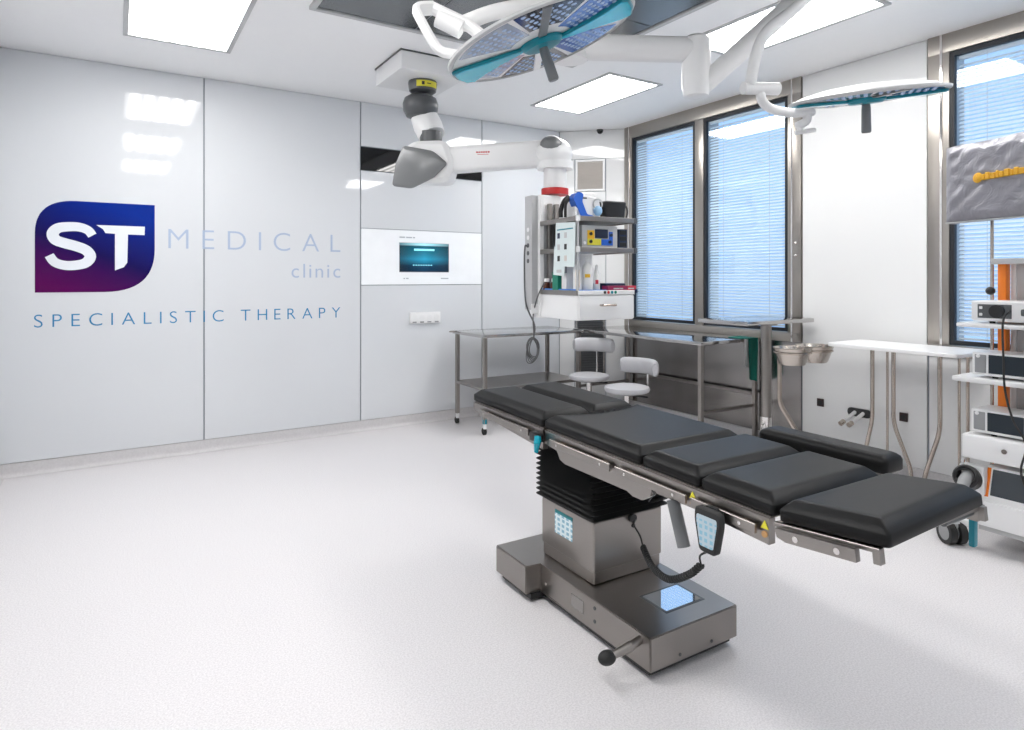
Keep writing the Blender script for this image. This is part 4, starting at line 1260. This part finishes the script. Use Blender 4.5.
# second head by the window wall
cB = at(866, 98, 3.15)
lB = empty('surgical_lamp', colp + Vector((0, 0, -.56)), 0, 'tilted surgical lamp seen edge-on in front of the right wall', 'surgical lamp', 'surgical lamps')
ib = Matrix.Translation(-(colp + Vector((0, 0, -.56))))
lamp_head(lB, cB, (.154, .075, -.984), cam_dir(1, .0, .10), .352)
e0 = colp + Vector((0, 0, -.46)); eE = at(689, 50, 3.20)
e0.z = eE.z
MB().cyl(e0, eE, .064, 24, M=ib).build('extension_arm', M['white_soft'], lB)
MB().cyl(Vector((e0.x, e0.y, e0.z + .07)), Vector((e0.x, e0.y, e0.z - .07)), .085, 24, M=ib).build('swivel_hub', M['white'], lB)
eD = Vector(eE)
MB().lathe([(.045, .07), (.07, .05), (.072, -.18), (.06, -.235), (.03, -.245)], tuple(eD - (colp + Vector((0, 0, -.56))) + Vector((.03, -.02, 0))), 22).build('arm_joint', M['white'], lB)
s0 = at(702, 86, 3.20); s1 = at(822, -22, 3.05)
MB().tube([s0, s0.lerp(s1, .5), s1], .050, 16, M=ib).build('spring_arm', M['white_soft'], lB)
MB().ball(tuple(s1 - (colp + Vector((0, 0, -.56)))), .065, n=18).build('arm_knuckle', M['white'], lB)
MB().tube(spline([at(820, -18, 3.04), at(795, 8, 3.0), at(768, 30, 2.98), at(757, 52, 2.98), at(750, 86, 2.98)], 8), [.026] * 33, 14, M=ib).build('drop_tube', M['white'], lB)
MB().cyl(at(743, 88, 2.98), at(778, 89, 3.02), .030, 20, M=ib).build('cardan_joint', M['white_soft'], lB)
MB().tube(spline([at(760, 92, 3.0), at(763, 102, 3.0), at(772, 109, 3.02), at(792, 113, 3.06), at(812, 112, 3.12)], 8), .022, 14, M=ib).build('cardan_tube', M['white'], lB)
MB().tube(fillet([at(806, 112, 3.10), at(808, 121, 3.10), at(797, 126, 3.10)], .02, 4), .020, 10, M=ib).build('side_grip', M['white_soft'], lB)
MB().tube([at(795, 133, 3.10), at(815, 130, 3.10)], .011, 10, M=ib).build('side_grip', M['white_soft'], lB)
MB().cyl(at(800, 124, 3.10), at(800, 132, 3.10), .014, 10, M=ib).build('side_grip', M['white_soft'], lB)

# ------------------------------------------------------------------ steel work tables along the walls
def caster(parent, x, y, ztop, r=.032, collar=None, name='caster'):
    c = MB().cyl((x, y, .055), (x, y, ztop), .016, 12).build(name, collar or M['white_soft'], parent)
    MB().cyl((x - .010, y + .012, r), (x + .010, y + .012, r), r, 18).build('wheel', M['rubber'], c)
    MB().box(x - .014, x + .014, y - .010, y + .016, .030, .066, .004, 1).build('fork', M['black'], c)
def steel_table(name, x0, x1, y0, y1, z, label, shelf=None, casters=True, legs=None, group=None):
    o = empty(name, ((x0 + x1) / 2, (y0 + y1) / 2, 0), 0, label, 'table', group)
    w, d = (x1 - x0) / 2, (y1 - y0) / 2
    MB().box(-w, w, -d, d, z - .028, z, .003, 2).build('table_top', M['steel_top'], o)
    li = .035
    for (x, y) in legs or [(-w + li, -d + li), (w - li, -d + li), (-w + li, d - li), (w - li, d - li)]:
        zb = .10 if casters else .0
        MB().box(x - .0175, x + .0175, y - .0175, y + .0175, zb, z - .027, .003, 1).build('leg', M['steel'], o)
        if casters: caster(o, x, y, .105)
    if shelf:
        MB().box(-w + .02, w - .02, -d + .02, d - .02, shelf - .025, shelf, .003, 1).build('lower_shelf', M['steel'], o)
    return o
tA = steel_table('steel_table', 2.705, 3.815, 4.79, 5.385, .882, 'steel table with a lower shelf on casters against the back wall', .41)
# teal band on the front left caster, push bar at the left end
MB().cyl((-.52, -.2625, .10), (-.52, -.2625, .14), .021, 14).build('caster_brake', M['teal'], tA)
MB().tube(fillet([(-.555, .26, .875), (-.60, .26, .875), (-.60, -.0, .875)], .02)[:1] + [(-.60, .262, .876), (-.555, .262, .876)], .009, 8).build('push_bar_end', M['steel'], tA)
tB = steel_table('steel_table', 3.845, 4.572, 3.375, 4.995, .882, 'long steel table under the window beside the tall instrument stand', None, False)
MB().box(-.33, .33, -.77, -.75, .30, .325, .002, 1).build('foot_rail', M['steel'], tB)
MB().box(-.33, .33, .75, .77, .30, .325, .002, 1).build('foot_rail', M['steel'], tB)
MB().box(.30, .33, -.76, .76, .40, .425, .002, 1).build('rear_rail', M['steel'], tB)
# green cloth over the near end of the table
gc = empty('green_cloth', (4.425, 3.366, .60), 0, 'dark green surgical cloth hanging over the end of the long steel table', 'cloth')
def cloth(x0, x1, ztop, zbot, m_, name, off):
    vs, fs = [], []
    nx, nz = 10, 14
    for side in (0, 1):
        for k in range(nz + 1):
            for i in range(nx + 1):
                f, g = i / nx, k / nz
                x = x0 + (x1 - x0) * f
                zb_ = zbot - .03 * f
                z_ = ztop + (zb_ - ztop) * g
                y_ = off - .008 - .010 * math.sin(f * 9 + g * 2) * g - .004 * side
                vs.append((x, y_, z_))
    n1 = (nx + 1) * (nz + 1)
    for k in range(nz):
        for i in range(nx):
            a = k * (nx + 1) + i
            q = (a, a + 1, a + nx + 2, a + nx + 1)
            fs.append(q); fs.append(tuple(j + n1 for j in q[::-1]))
    return MB().add(vs, fs).build(name, m_, gc, 80)
cloth(-.055, .065, .286, -.045, M['green'], 'front_fold', -.012)
cloth(-.085, .075, .286, .06, M['white_soft'], 'lining_fold', .004)
MB().box(-.085, .070, -.022, .16, .2825, .2880, .002, 1).build('top_fold', M['green'], gc)
# small white tray under the edge of the table
# tall instrument stand on a single column
mc = empty('instrument_stand', (4.26, 3.10, 0), 0, 'tall steel instrument stand with a rectangular tray on one thick column', 'instrument stand')
MB().box(3.76 - 4.26, 4.55 - 4.26, 2.885 - 3.10, 3.335 - 3.10, 1.040, 1.071, .006, 2).build('tray', M['steel_top'], mc)
MB().cyl((0, 0, .30), (0, 0, 1.04), .040, 24).build('column', M['steel'], mc)
MB().cyl((0, 0, .10), (0, 0, .31), .046, 24).build('column_sleeve', M['chrome'], mc)
MB().box(-.06, .06, -.06, .06, 1.015, 1.041, .004, 1).build('tray_bracket', M['steel'], mc)
MB().box(-.25, .25, -.19, -.14, .06, .10, .006, 2).build('base_bar', M['steel'], mc)
MB().box(-.25, .25, .14, .19, .06, .10, .006, 2).build('base_bar', M['steel'], mc)
MB().box(-.03, .03, -.15, .15, .06, .10, .006, 2).build('base_bar', M['steel'], mc)
for x in (-.22, .22):
    for y in (-.165, .165): caster(mc, x, y, .065, .028)
MB().tube(fillet([(-.035, -.01, .26), (-.12, -.05, .26), (-.075, -.07, .20)], .01), .007, 8).build('pump_lever', M['chrome'], mc)
# bowl stand
bw = empty('bowl_stand', (4.10, 2.68, 0), 0, 'double bowl stand of bent steel tube between the tall tray and the white table', 'stand')
for s, xx in ((-1, -.13), (1, .13)):
    MB().tube([(xx + .118 * math.cos(t), .128 * 0 + .118 * math.sin(t), .865) for t in [2 * math.pi * i / 28 for i in range(28)]], .006, 8, closed=True).build('ring', M['tube'], bw)
MB().tube(fillet([(-.13, .118, .865), (-.118, .112, .80), (-.118, .112, .49), (-.03, .0, .24), (-.03, -.03, .08), (-.05, -.20, .05)], .05), .0115, 12).build('leg', M['tube'], bw)
MB().tube(fillet([(-.10, .118, .865), (-.098, .118, .80), (-.098, .118, .49), (.0, .01, .24), (.02, -.01, .08), (.05, -.03, .06)], .05), .0115, 12).build('leg', M['tube'], bw)
MB().tube([(-.05, -.20, .05), (.05, -.22, .05)], .0115, 10).build('base_tube', M['tube'], bw)
MB().tube([(-.05, .0, .065), (.05, -.03, .065)], .0115, 10).build('base_tube', M['tube'], bw)
for x, y in ((-.05, -.20), (.05, -.22), (-.05, .0), (.05, -.03)): caster(bw, x, y, .06, .022)
M['bowl'] = brushed('spun_steel', (0.58, 0.53, 0.48), 0.22, (2, 2, 60))
def bowl(x, y, label):
    o = empty('steel_bowl', (4.10 + x, 2.68 + y, .80), 0, label, 'bowl', 'steel bowls in the stand')
    prof = [(.0001, -.02), (.078, -.02), (.086, -.012), (.125, .095), (.131, .098), (.131, .101), (.122, .098), (.083, -.008), (.076, -.015), (.0001, -.015)]
    MB().lathe(prof, n=36).build('basin', M['bowl'], o)
bowl(-.13, 0, 'polished steel bowl in the stand ring beside the tall instrument stand')
bowl(.13, 0, 'polished steel bowl in the stand ring closer to the window wall')
# white topped table with bent tube legs
wt = empty('white_table', (4.30, 2.07, 0), 0, 'narrow white-topped table on bent steel tube legs by the right wall', 'table')
MB().rings(roundpoly([(-.215, -.365), (.215, -.365), (.215, .440), (-.215, .440)], .05, 5), [(.004, .918), (0, .922), (0, .938), (.004, .942)]).build('table_top', M['white'], wt)
def leg_w(x, y, yb, zb_=.16, r=.0125):
    MB().tube(fillet([(x, y, .918), (x, y, .46), (x, yb, zb_ + .02), (x - .03, yb - .0, .075), (x - .20, yb, .06)], .06), r, 12).build('leg', M['tube'], wt)
xl = 4.17 - 4.30
leg_w(xl, 2.240 - 2.07, 2.300 - 2.07)
leg_w(xl, 2.108 - 2.07, 2.000 - 2.07)
leg_w(xl, 1.842 - 2.07, 1.925 - 2.07)
for y, x in ((2.300 - 2.07, .17), (1.865 - 2.07, .17)):
    MB().cyl((x, y, .03), (x, y, .918), .008, 10).build('rear_leg', M['tube'], wt)
    MB().cyl((x, y, .0), (x, y, .035), .013, 12).build('foot', M['rubber'], wt)
MB().cyl((.10, 1.79 - 2.07, .03), (.10, 1.79 - 2.07, .918), .010, 10).build('rear_leg', M['tube'], wt)
MB().cyl((.10, 1.79 - 2.07, .0), (.10, 1.79 - 2.07, .035), .014, 12).build('foot', M['rubber'], wt)
for y in (.23, -.07, -.145):
    MB().tube([(xl - .20, y, .06), (xl + .02, y, .06)], .0125, 10).build('foot_tube', M['tube'], wt)
    for x in (xl - .19, xl + .0): caster(wt, x, y, .06, .024)

# ------------------------------------------------------------------ stools
def stool(x, y, ang, zseat, hb, label):
    o = empty('swivel_stool', (x, y, 0), ang, label, 'stool', 'grey swivel stools by the steel tables')
    MB().lathe([(.0001, zseat - .055), (.15, zseat - .055), (.178, zseat - .045), (.186, zseat - .028), (.178, zseat - .010), (.14, zseat - .001), (.0001, zseat + .006)], n=36).build('seat', M['seat'], o, 50)
    MB().lathe([(.10, zseat - .068), (.10, zseat - .055)], n=24).build('seat_plate', M['dgrey'], o)
    MB().cyl((0, 0, .12), (0, 0, zseat - .06), .025, 18).build('gas_lift', M['chrome'], o)
    MB().cyl((0, 0, .07), (0, 0, .30), .034, 18).build('column', M['tube'], o)
    for k in range(5):
        t = 2 * math.pi * k / 5 + .3
        d = Vector((math.cos(t), math.sin(t), 0))
        lg_ = MB().tube([d * .02 + Vector((0, 0, .11)), d * .14 + Vector((0, 0, .095)), d * .26 + Vector((0, 0, .07))], [.022, .019, .015], 10).build('base_leg', M['chrome'], o)
        cpos = d * .26
        MB().cyl(cpos + Vector((-d.y * .018, d.x * .018, .028)), cpos + Vector((d.y * .018, -d.x * .018, .028)), .028, 14).build('caster_wheel', M['rubber'], lg_)
    # curved backrest
    arc = []
    for k in range(15):
        t = math.radians(-58 + 114 * k / 14)
        arc.append((.225 * math.cos(t), .225 * math.sin(t), zseat + hb))
    bk = MB()
    # upright oval section swept along the arc
    n = 14; vs = []; fs = []
    for k, p in enumerate(arc):
        t = math.radians(-58 + 114 * k / 14); r_ = min(1, .72 + 1.3 * math.sin(math.pi * (k + .0) / 14))
        for i in range(n):
            a = 2 * math.pi * i / n
            cr, cz = .030 * math.cos(a) * r_, .066 * math.copysign(abs(math.sin(a)) ** .7, math.sin(a)) * r_
            vs.append(((.225 + cr) * math.cos(t), (.225 + cr) * math.sin(t), p[2] + cz))
    for k in range(14):
        for i in range(n):
            jn = (i + 1) % n
            fs.append((k * n + i, k * n + jn, (k + 1) * n + jn, (k + 1) * n + i))
    fs.append(tuple(range(n))[::-1]); fs.append(tuple(range(14 * n, 15 * n)))
    bk.add(vs, fs).build('backrest', M['seat'], o, 60)
    MB().tube(fillet([(.06, 0, zseat - .075), (.255, 0, zseat - .075), (.262, 0, zseat + hb - .01)], .03), .010, 10).build('back_post', M['chrome'], o)
    MB().box(.245, .275, -.025, .025, zseat + hb - .06, zseat + hb + .01, .004, 1).build('back_bracket', M['dgrey'], o)
    MB().tube([(.03, -.05, zseat - .08), (.08, -.15, zseat - .085)], .007, 8).build('height_lever', M['black'], o)
stool(3.665, 4.525, math.radians(34), .505, .245, 'light grey swivel stool with a curved backrest between the two steel tables')
stool(3.525, 3.865, math.radians(6), .505, .140, 'light grey swivel stool with a curved backrest beside the operating table')

# ------------------------------------------------------------------ endoscopy cart at the right
KX, KY = 3.70, 1.585          # front far corner of the cart
ek = empty('equipment_cart', (4.0, 1.27, 0), 0, 'white multi-shelf equipment cart with an orange post', 'cart')
ei = Matrix.Translation((-4.0, -1.27, 0))
def ebox(name, x0, x1, y0, y1, z0, z1, m_, bev=.004, parent=None):
    return MB().box(x0, x1, y0, y1, z0, z1, bev, 2, M=ei).build(name, m_, parent or ek)
Y0 = .95
ebox('base_deck', KX, 4.30, Y0, 1.500, .13, .258, M['white'], .012)
ebox('base_deck', KX + .03, 4.30, Y0, 1.47, .10, .132, M['lgrey'])
drw = ebox('drawer_unit', KX, 4.25, Y0, 1.532, .458, .580, M['white'], .008)
dd = ebox('drawer', KX - .006, KX + .01, Y0, 1.528, .464, .574, M['white'], .003, drw)
MB().cyl((KX - .012, 1.345, .527), (KX - .004, 1.345, .527), .012, 14, M=ei).build('drawer_lock', M['chrome'], dd)
ebox('shelf', KX, 4.25, Y0, 1.580, .846, .872, M['white'], .008)
ebox('shelf', KX, 4.25, Y0, 1.560, 1.128, 1.150, M['white'], .008)
ebox('rear_post', 3.93, 3.985, 1.425, 1.462, .13, 1.455, M['orange'], .004)
ebox('rear_post', 3.985, 4.02, 1.40, 1.425, .13, 1.46, M['white_soft'], .004)
ebox('rear_post', 3.93, 3.985, 1.00, 1.037, .13, 1.455, M['orange'], .004)
ebox('rear_panel', 3.99, 4.02, 1.037, 1.40, .25, 1.46, M['lgrey'], .003)
ebox('top_bar', 3.90, 4.05, .96, 1.482, 1.452, 1.482, M['lgrey'], .005)
MB().tube(fillet([(KX + .02, 1.53, .455), (KX + .0, 1.53, .42), (KX, 1.53, .30), (KX + .02, 1.50, .24)], .02), .008, 8, M=ei).build('side_bar', M['chrome'], ek)
for x, y in ((3.685, 1.570), (3.685, 1.00), (4.25, 1.54), (4.25, 1.00)):
    Tw = ei @ Matrix.Translation((x, y, 0)) @ Matrix.Rotation(-YAW, 4, 'Z')
    cs = MB().box(-.022, .022, -.03, .03, .085, .128, .008, 2, M=Tw).build('caster', M['lgrey'], ek)
    for q in (-.027, .027):
        MB().cyl((q - .017, 0, .060), (q + .017, 0, .060), .060, 28, M=Tw).build('wheel', M['rubber'], cs)
        MB().cyl((q - .0175, 0, .060), (q + .0175, 0, .060), .040, 20, M=Tw).build('hub', M['grey'], cs)
ebox('cart_arm', 3.70, 3.76, 1.49, 1.57, .10, .135, M['white'], .006)
def dev(name, x0, x1, y0, y1, z0, label, cat='medical device'):
    return empty(name, ((x0 + x1) / 2, (y0 + y1) / 2, z0), 0, label, cat)
# camera control unit on the top shelf
x0, x1, y0, y1, z0 = 3.72, 4.02 - .10, .97, 1.500, 1.150
o = dev('camera_unit', x0, x1, y0, y1, z0, 'white camera control unit with round black socket and grey plug on the cart top shelf')
hx, hy = (x1 - x0) / 2, (y1 - y0) / 2
MB().box(-hx, hx, -hy, hy, .012, .115, .012, 3).build('casing', M['white'], o)
MB().box(-hx - .002, -hx + .004, hy - .175, hy - .03, .028, .098, .002, 1).build('front_panel', M['dgrey'], o)
MB().cyl((-hx - .012, hy - .115, .063), (-hx, hy - .115, .063), .033, 24).build('camera_socket', M['black'], o)
for z in (.046, .080): MB().box(-hx - .005, -hx, hy - .052, hy - .038, z - .007, z + .007, .002, 1).build('button', M['white'], o)
MB().box(-hx - .045, -hx, hy - .300, hy - .225, .046, .080, .008, 2).build('plug', M['dgrey'], o)
MB().box(-hx - .004, -hx + .004, hy - .36, hy - .33, .02, .10, .002, 1).build('orange_side', M['orange'], o)
for y in (-hy + .05, hy - .08): MB().cyl((-hx + .04, y, 0), (-hx + .04, y, .014), .013, 12).build('foot', M['rubber'], o)
# two light sources
def rack_device(name, y1, z0, h, label, x0=3.735):
    x1_, y0_ = 3.92, .97
    o = dev(name, x0, x1_, y0_, y1, z0, label)
    hx, hy = (x1_ - x0) / 2, (y1 - y0_) / 2
    MB().box(-hx, hx, -hy, hy, .012, h, .006, 2).build('casing', M['white'], o)
    MB().box(-hx - .003, -hx + .004, hy - .062, hy - .012, .026, h - .012, .002, 1).build('front_panel', M['grey'], o)
    MB().box(-hx - .003, -hx + .004, hy - .225, hy - .072, .026, h - .010, .002, 1).build('display', M['dark_screen'], o)
    MB().box(-hx - .003, -hx + .004, hy - .30, hy - .235, .026, h - .012, .002, 1).build('front_panel', M['grey'], o)
    MB().cyl((-hx - .008, hy - .028, h - .020), (-hx, hy - .028, h - .020), .009, 12).build('button', M['white'], o)
    MB().box(-hx - .006, -hx, hy - .262, hy - .245, .05, .07, .002, 1).build('button', M['teal'], o)
    for y in (-hy + .05, hy - .09): MB().cyl((-hx + .03, y, 0), (-hx + .03, y, .014), .013, 12).build('foot', M['rubber'], o)
rack_device('light_source', 1.500, .872, .130, 'white rack device with a wide dark display on the middle cart shelf')
rack_device('video_recorder', 1.505, .580, .130, 'white rack device with dark display standing on the cart drawer unit')
# touchscreen unit on the base deck
o = dev('touchscreen_unit', 3.72, 3.98, .97, 1.445, .258, 'white tabletop unit with a slanted dark touchscreen on the cart base')
Tt = frame3((0, -.24, 0), (1, 0, 0), (0, 0, 1), (0, -1, 0)) @ Matrix.Identity(4)
MB().prism([(-.135, .0), (.125, .0), (.125, .165), (-.085, .165)], -.475, 0, M=Tt).build('casing', M['white'], o)
nrm = Vector((-.165, 0, .05)).normalized(); up = Vector((.05, 0, .165)).normalized()
Ts = frame3((-.134, .235, .0), (0, -1, 0), up, nrm)
MB().box(.025, .36, .030, .160, -.001, .0035, .002, 1, M=Ts).build('screen', M['dark_screen'], o)
MB().box(.002, .018, .02, .165, -.001, .003, .001, 1, M=Ts).build('orange_stripe', M['orange'], o)
MB().box(-.125, .12, -.23, .23, -.0005, .006, .002, 1).build('base_gasket', M['black'], o)
# scope holder beside the touchscreen
o = dev('scope_holder', 3.66, 3.72, 1.47, 1.53, .30, 'grey camera head sitting in a black round holder on the cart side', 'holder')
MB().lathe([(.052, -.03), (.060, -.02), (.060, .03), (.050, .04), (.040, .03), (.040, -.03), (.052, -.03)], (0, 0, .06), 24, caps=False, M=Matrix.Translation((0, 0, .06)) @ Matrix.Rotation(math.radians(-70), 4, 'Y') @ Matrix.Translation((0, 0, -.06))).build('ring', M['black'], o)
MB().tube([(.02, 0, .075), (-.04, 0, .045), (-.08, -.0, .01)], [.032, .030, .022], 16).build('camera_head', M['grey'], o)
MB().box(.01, .06, -.065, .045, -.02, .125, .012, 3).build('bracket', M['white'], o)
# thin pole with black knob
MB().cyl((3.945, 1.492, .258), (3.945, 1.492, 1.77), .008, 12, M=ei).build('pole', M['tube'], ek)
MB().ball((3.925, 1.492, 1.312), .022, n=16, M=ei).build('pole_knob', M['black'], ek)
# black lead from the camera unit plug down past the shelves
cl = empty('camera_lead', at(1005, 320, 3.05), 0, 'black lead running from the camera plug down in front of the cart', 'cable')
MB().tube(spline([at(1010, 311, 3.07), at(1003, 322, 3.02), at(1003.5, 360, 2.98), at(1005, 390, 2.97), at(1013, 420, 2.97), at(1026, 445, 2.97), at(1021, 470, 2.97), at(1026, 490, 2.95)], 8), .0048, 8, M=Matrix.Translation(-at(1005, 320, 3.05))).build('cord', M['rubber'], cl)
# monitor under a grey dust cover
mdir = math.radians(17)
mo_p = at(946.5, 186, 3.37)
mt = empty('covered_monitor', mo_p - Vector((0, 0, .20)), 0, 'monitor under a crumpled grey dust cover with yellow lettering', 'monitor')
dv = Vector((math.sin(math.radians(-17)), -math.cos(math.radians(-17)), 0))    # along the screen towards the camera side
dv = Vector((-.29, -.957, 0)); nv = Vector((-.957, .29, 0))                     # nv faces the room
Tm = frame3((0, 0, .20), dv, Vector((0, 0, 1)), nv) 
random.seed(3)
vs, fs = [], []
nx, ny = 48, 30
Wm, Hm = .66, .398
for i in range(nx + 1):
    for k in range(ny + 1):
        f, gq = i / nx, k / ny
        x = Wm * f; y = -Hm / 2 + Hm * gq
        e = min(f, 1 - f, gq * .6, (1 - gq) * .6)
        dome_ = .022 * min(1, e / .06)
        wr_ = .004 * math.sin(23 * f + 9 * gq + 2.0 * math.sin(11 * gq)) * math.sin(17 * gq - 8 * f) + .002 * math.sin(41 * f - 29 * gq)
        vs.append((x, y + .004 * math.sin(13 * f) * (1 if gq > .9 else 0), dome_ + wr_ * min(1, e / .05)))
for i in range(nx):
    for k in range(ny):
        a = i * (ny + 1) + k
        fs.append((a, a + ny + 1, a + ny + 2, a + 1))
n1 = len(vs)
vs += [(0, -Hm / 2, -.07), (Wm, -Hm / 2, -.07), (Wm, Hm / 2, -.07), (0, Hm / 2, -.07)]
fs.append((n1 + 3, n1 + 2, n1 + 1, n1))
fs.append(tuple([n1] + [n1 + 1] + [i * (ny + 1) for i in range(nx, -1, -1)]))
fs.append(tuple([n1 + 3] + [i * (ny + 1) + ny for i in range(nx + 1)] + [n1 + 2]))
fs.append(tuple([n1 + 3, n1] + [k for k in range(ny + 1)]))
fs.append(tuple([n1 + 1, n1 + 2] + [nx * (ny + 1) + k for k in range(ny, -1, -1)]))
MB().add(vs, fs, M=Tm).build('dust_cover', M['cover'], mt, 60)
MB().tube([(0, -Hm / 2, -.07), (0, -Hm / 2, .004), (Wm, -Hm / 2, .004), (Wm, -Hm / 2, -.07)], .004, 6, M=Tm).build('hem', M['lgrey'], mt)
# embroidered yellow lettering: too blurred in the photo to read, so a row of stitched letter blocks
st = MB(); st.lathe([(.0001, .0), (.020, .002), (.026, .006), (.020, .010), (.0001, .011)], (.198, .012, .028), 16, M=Tm)
x = .218
for k in range(17):
    w = .014 + .006 * ((k * 7) % 3)
    hgt = .030 + .006 * ((k * 5) % 2)
    st.box(x, x + w, -.003 + .0003 * k, -.003 + hgt + .0003 * k, .024, .037, .003, 1, M=Tm); x += w + .003
st.build('embroidery', mat('yellow_thread', (0.80, 0.42, 0.02), .6, bump=.4, bscale=300), mt)
MB().box(.28, .38, -.12, .12, -.12, -.06, .01, 2, M=Tm).build('mount', M['dgrey'], mt)
MB().tube(fillet([Tm @ Vector((.33, .0, -.11)), (Tm @ Vector((.33, 0, -.16))), (Tm @ Vector((.33, 0, -.16))) - Vector((0, 0, .33))], .03), .025, 14).build('mount_arm', M['lgrey'], mt)
MB().tube(spline([Tm @ Vector((.42, -.19, -.04)), Tm @ Vector((.425, -.225, -.04)), Tm @ Vector((.45, -.235, -.04)), Tm @ Vector((.48, -.21, -.04))], 6), .006, 8).build('cable_loop', M['rubber'], mt)
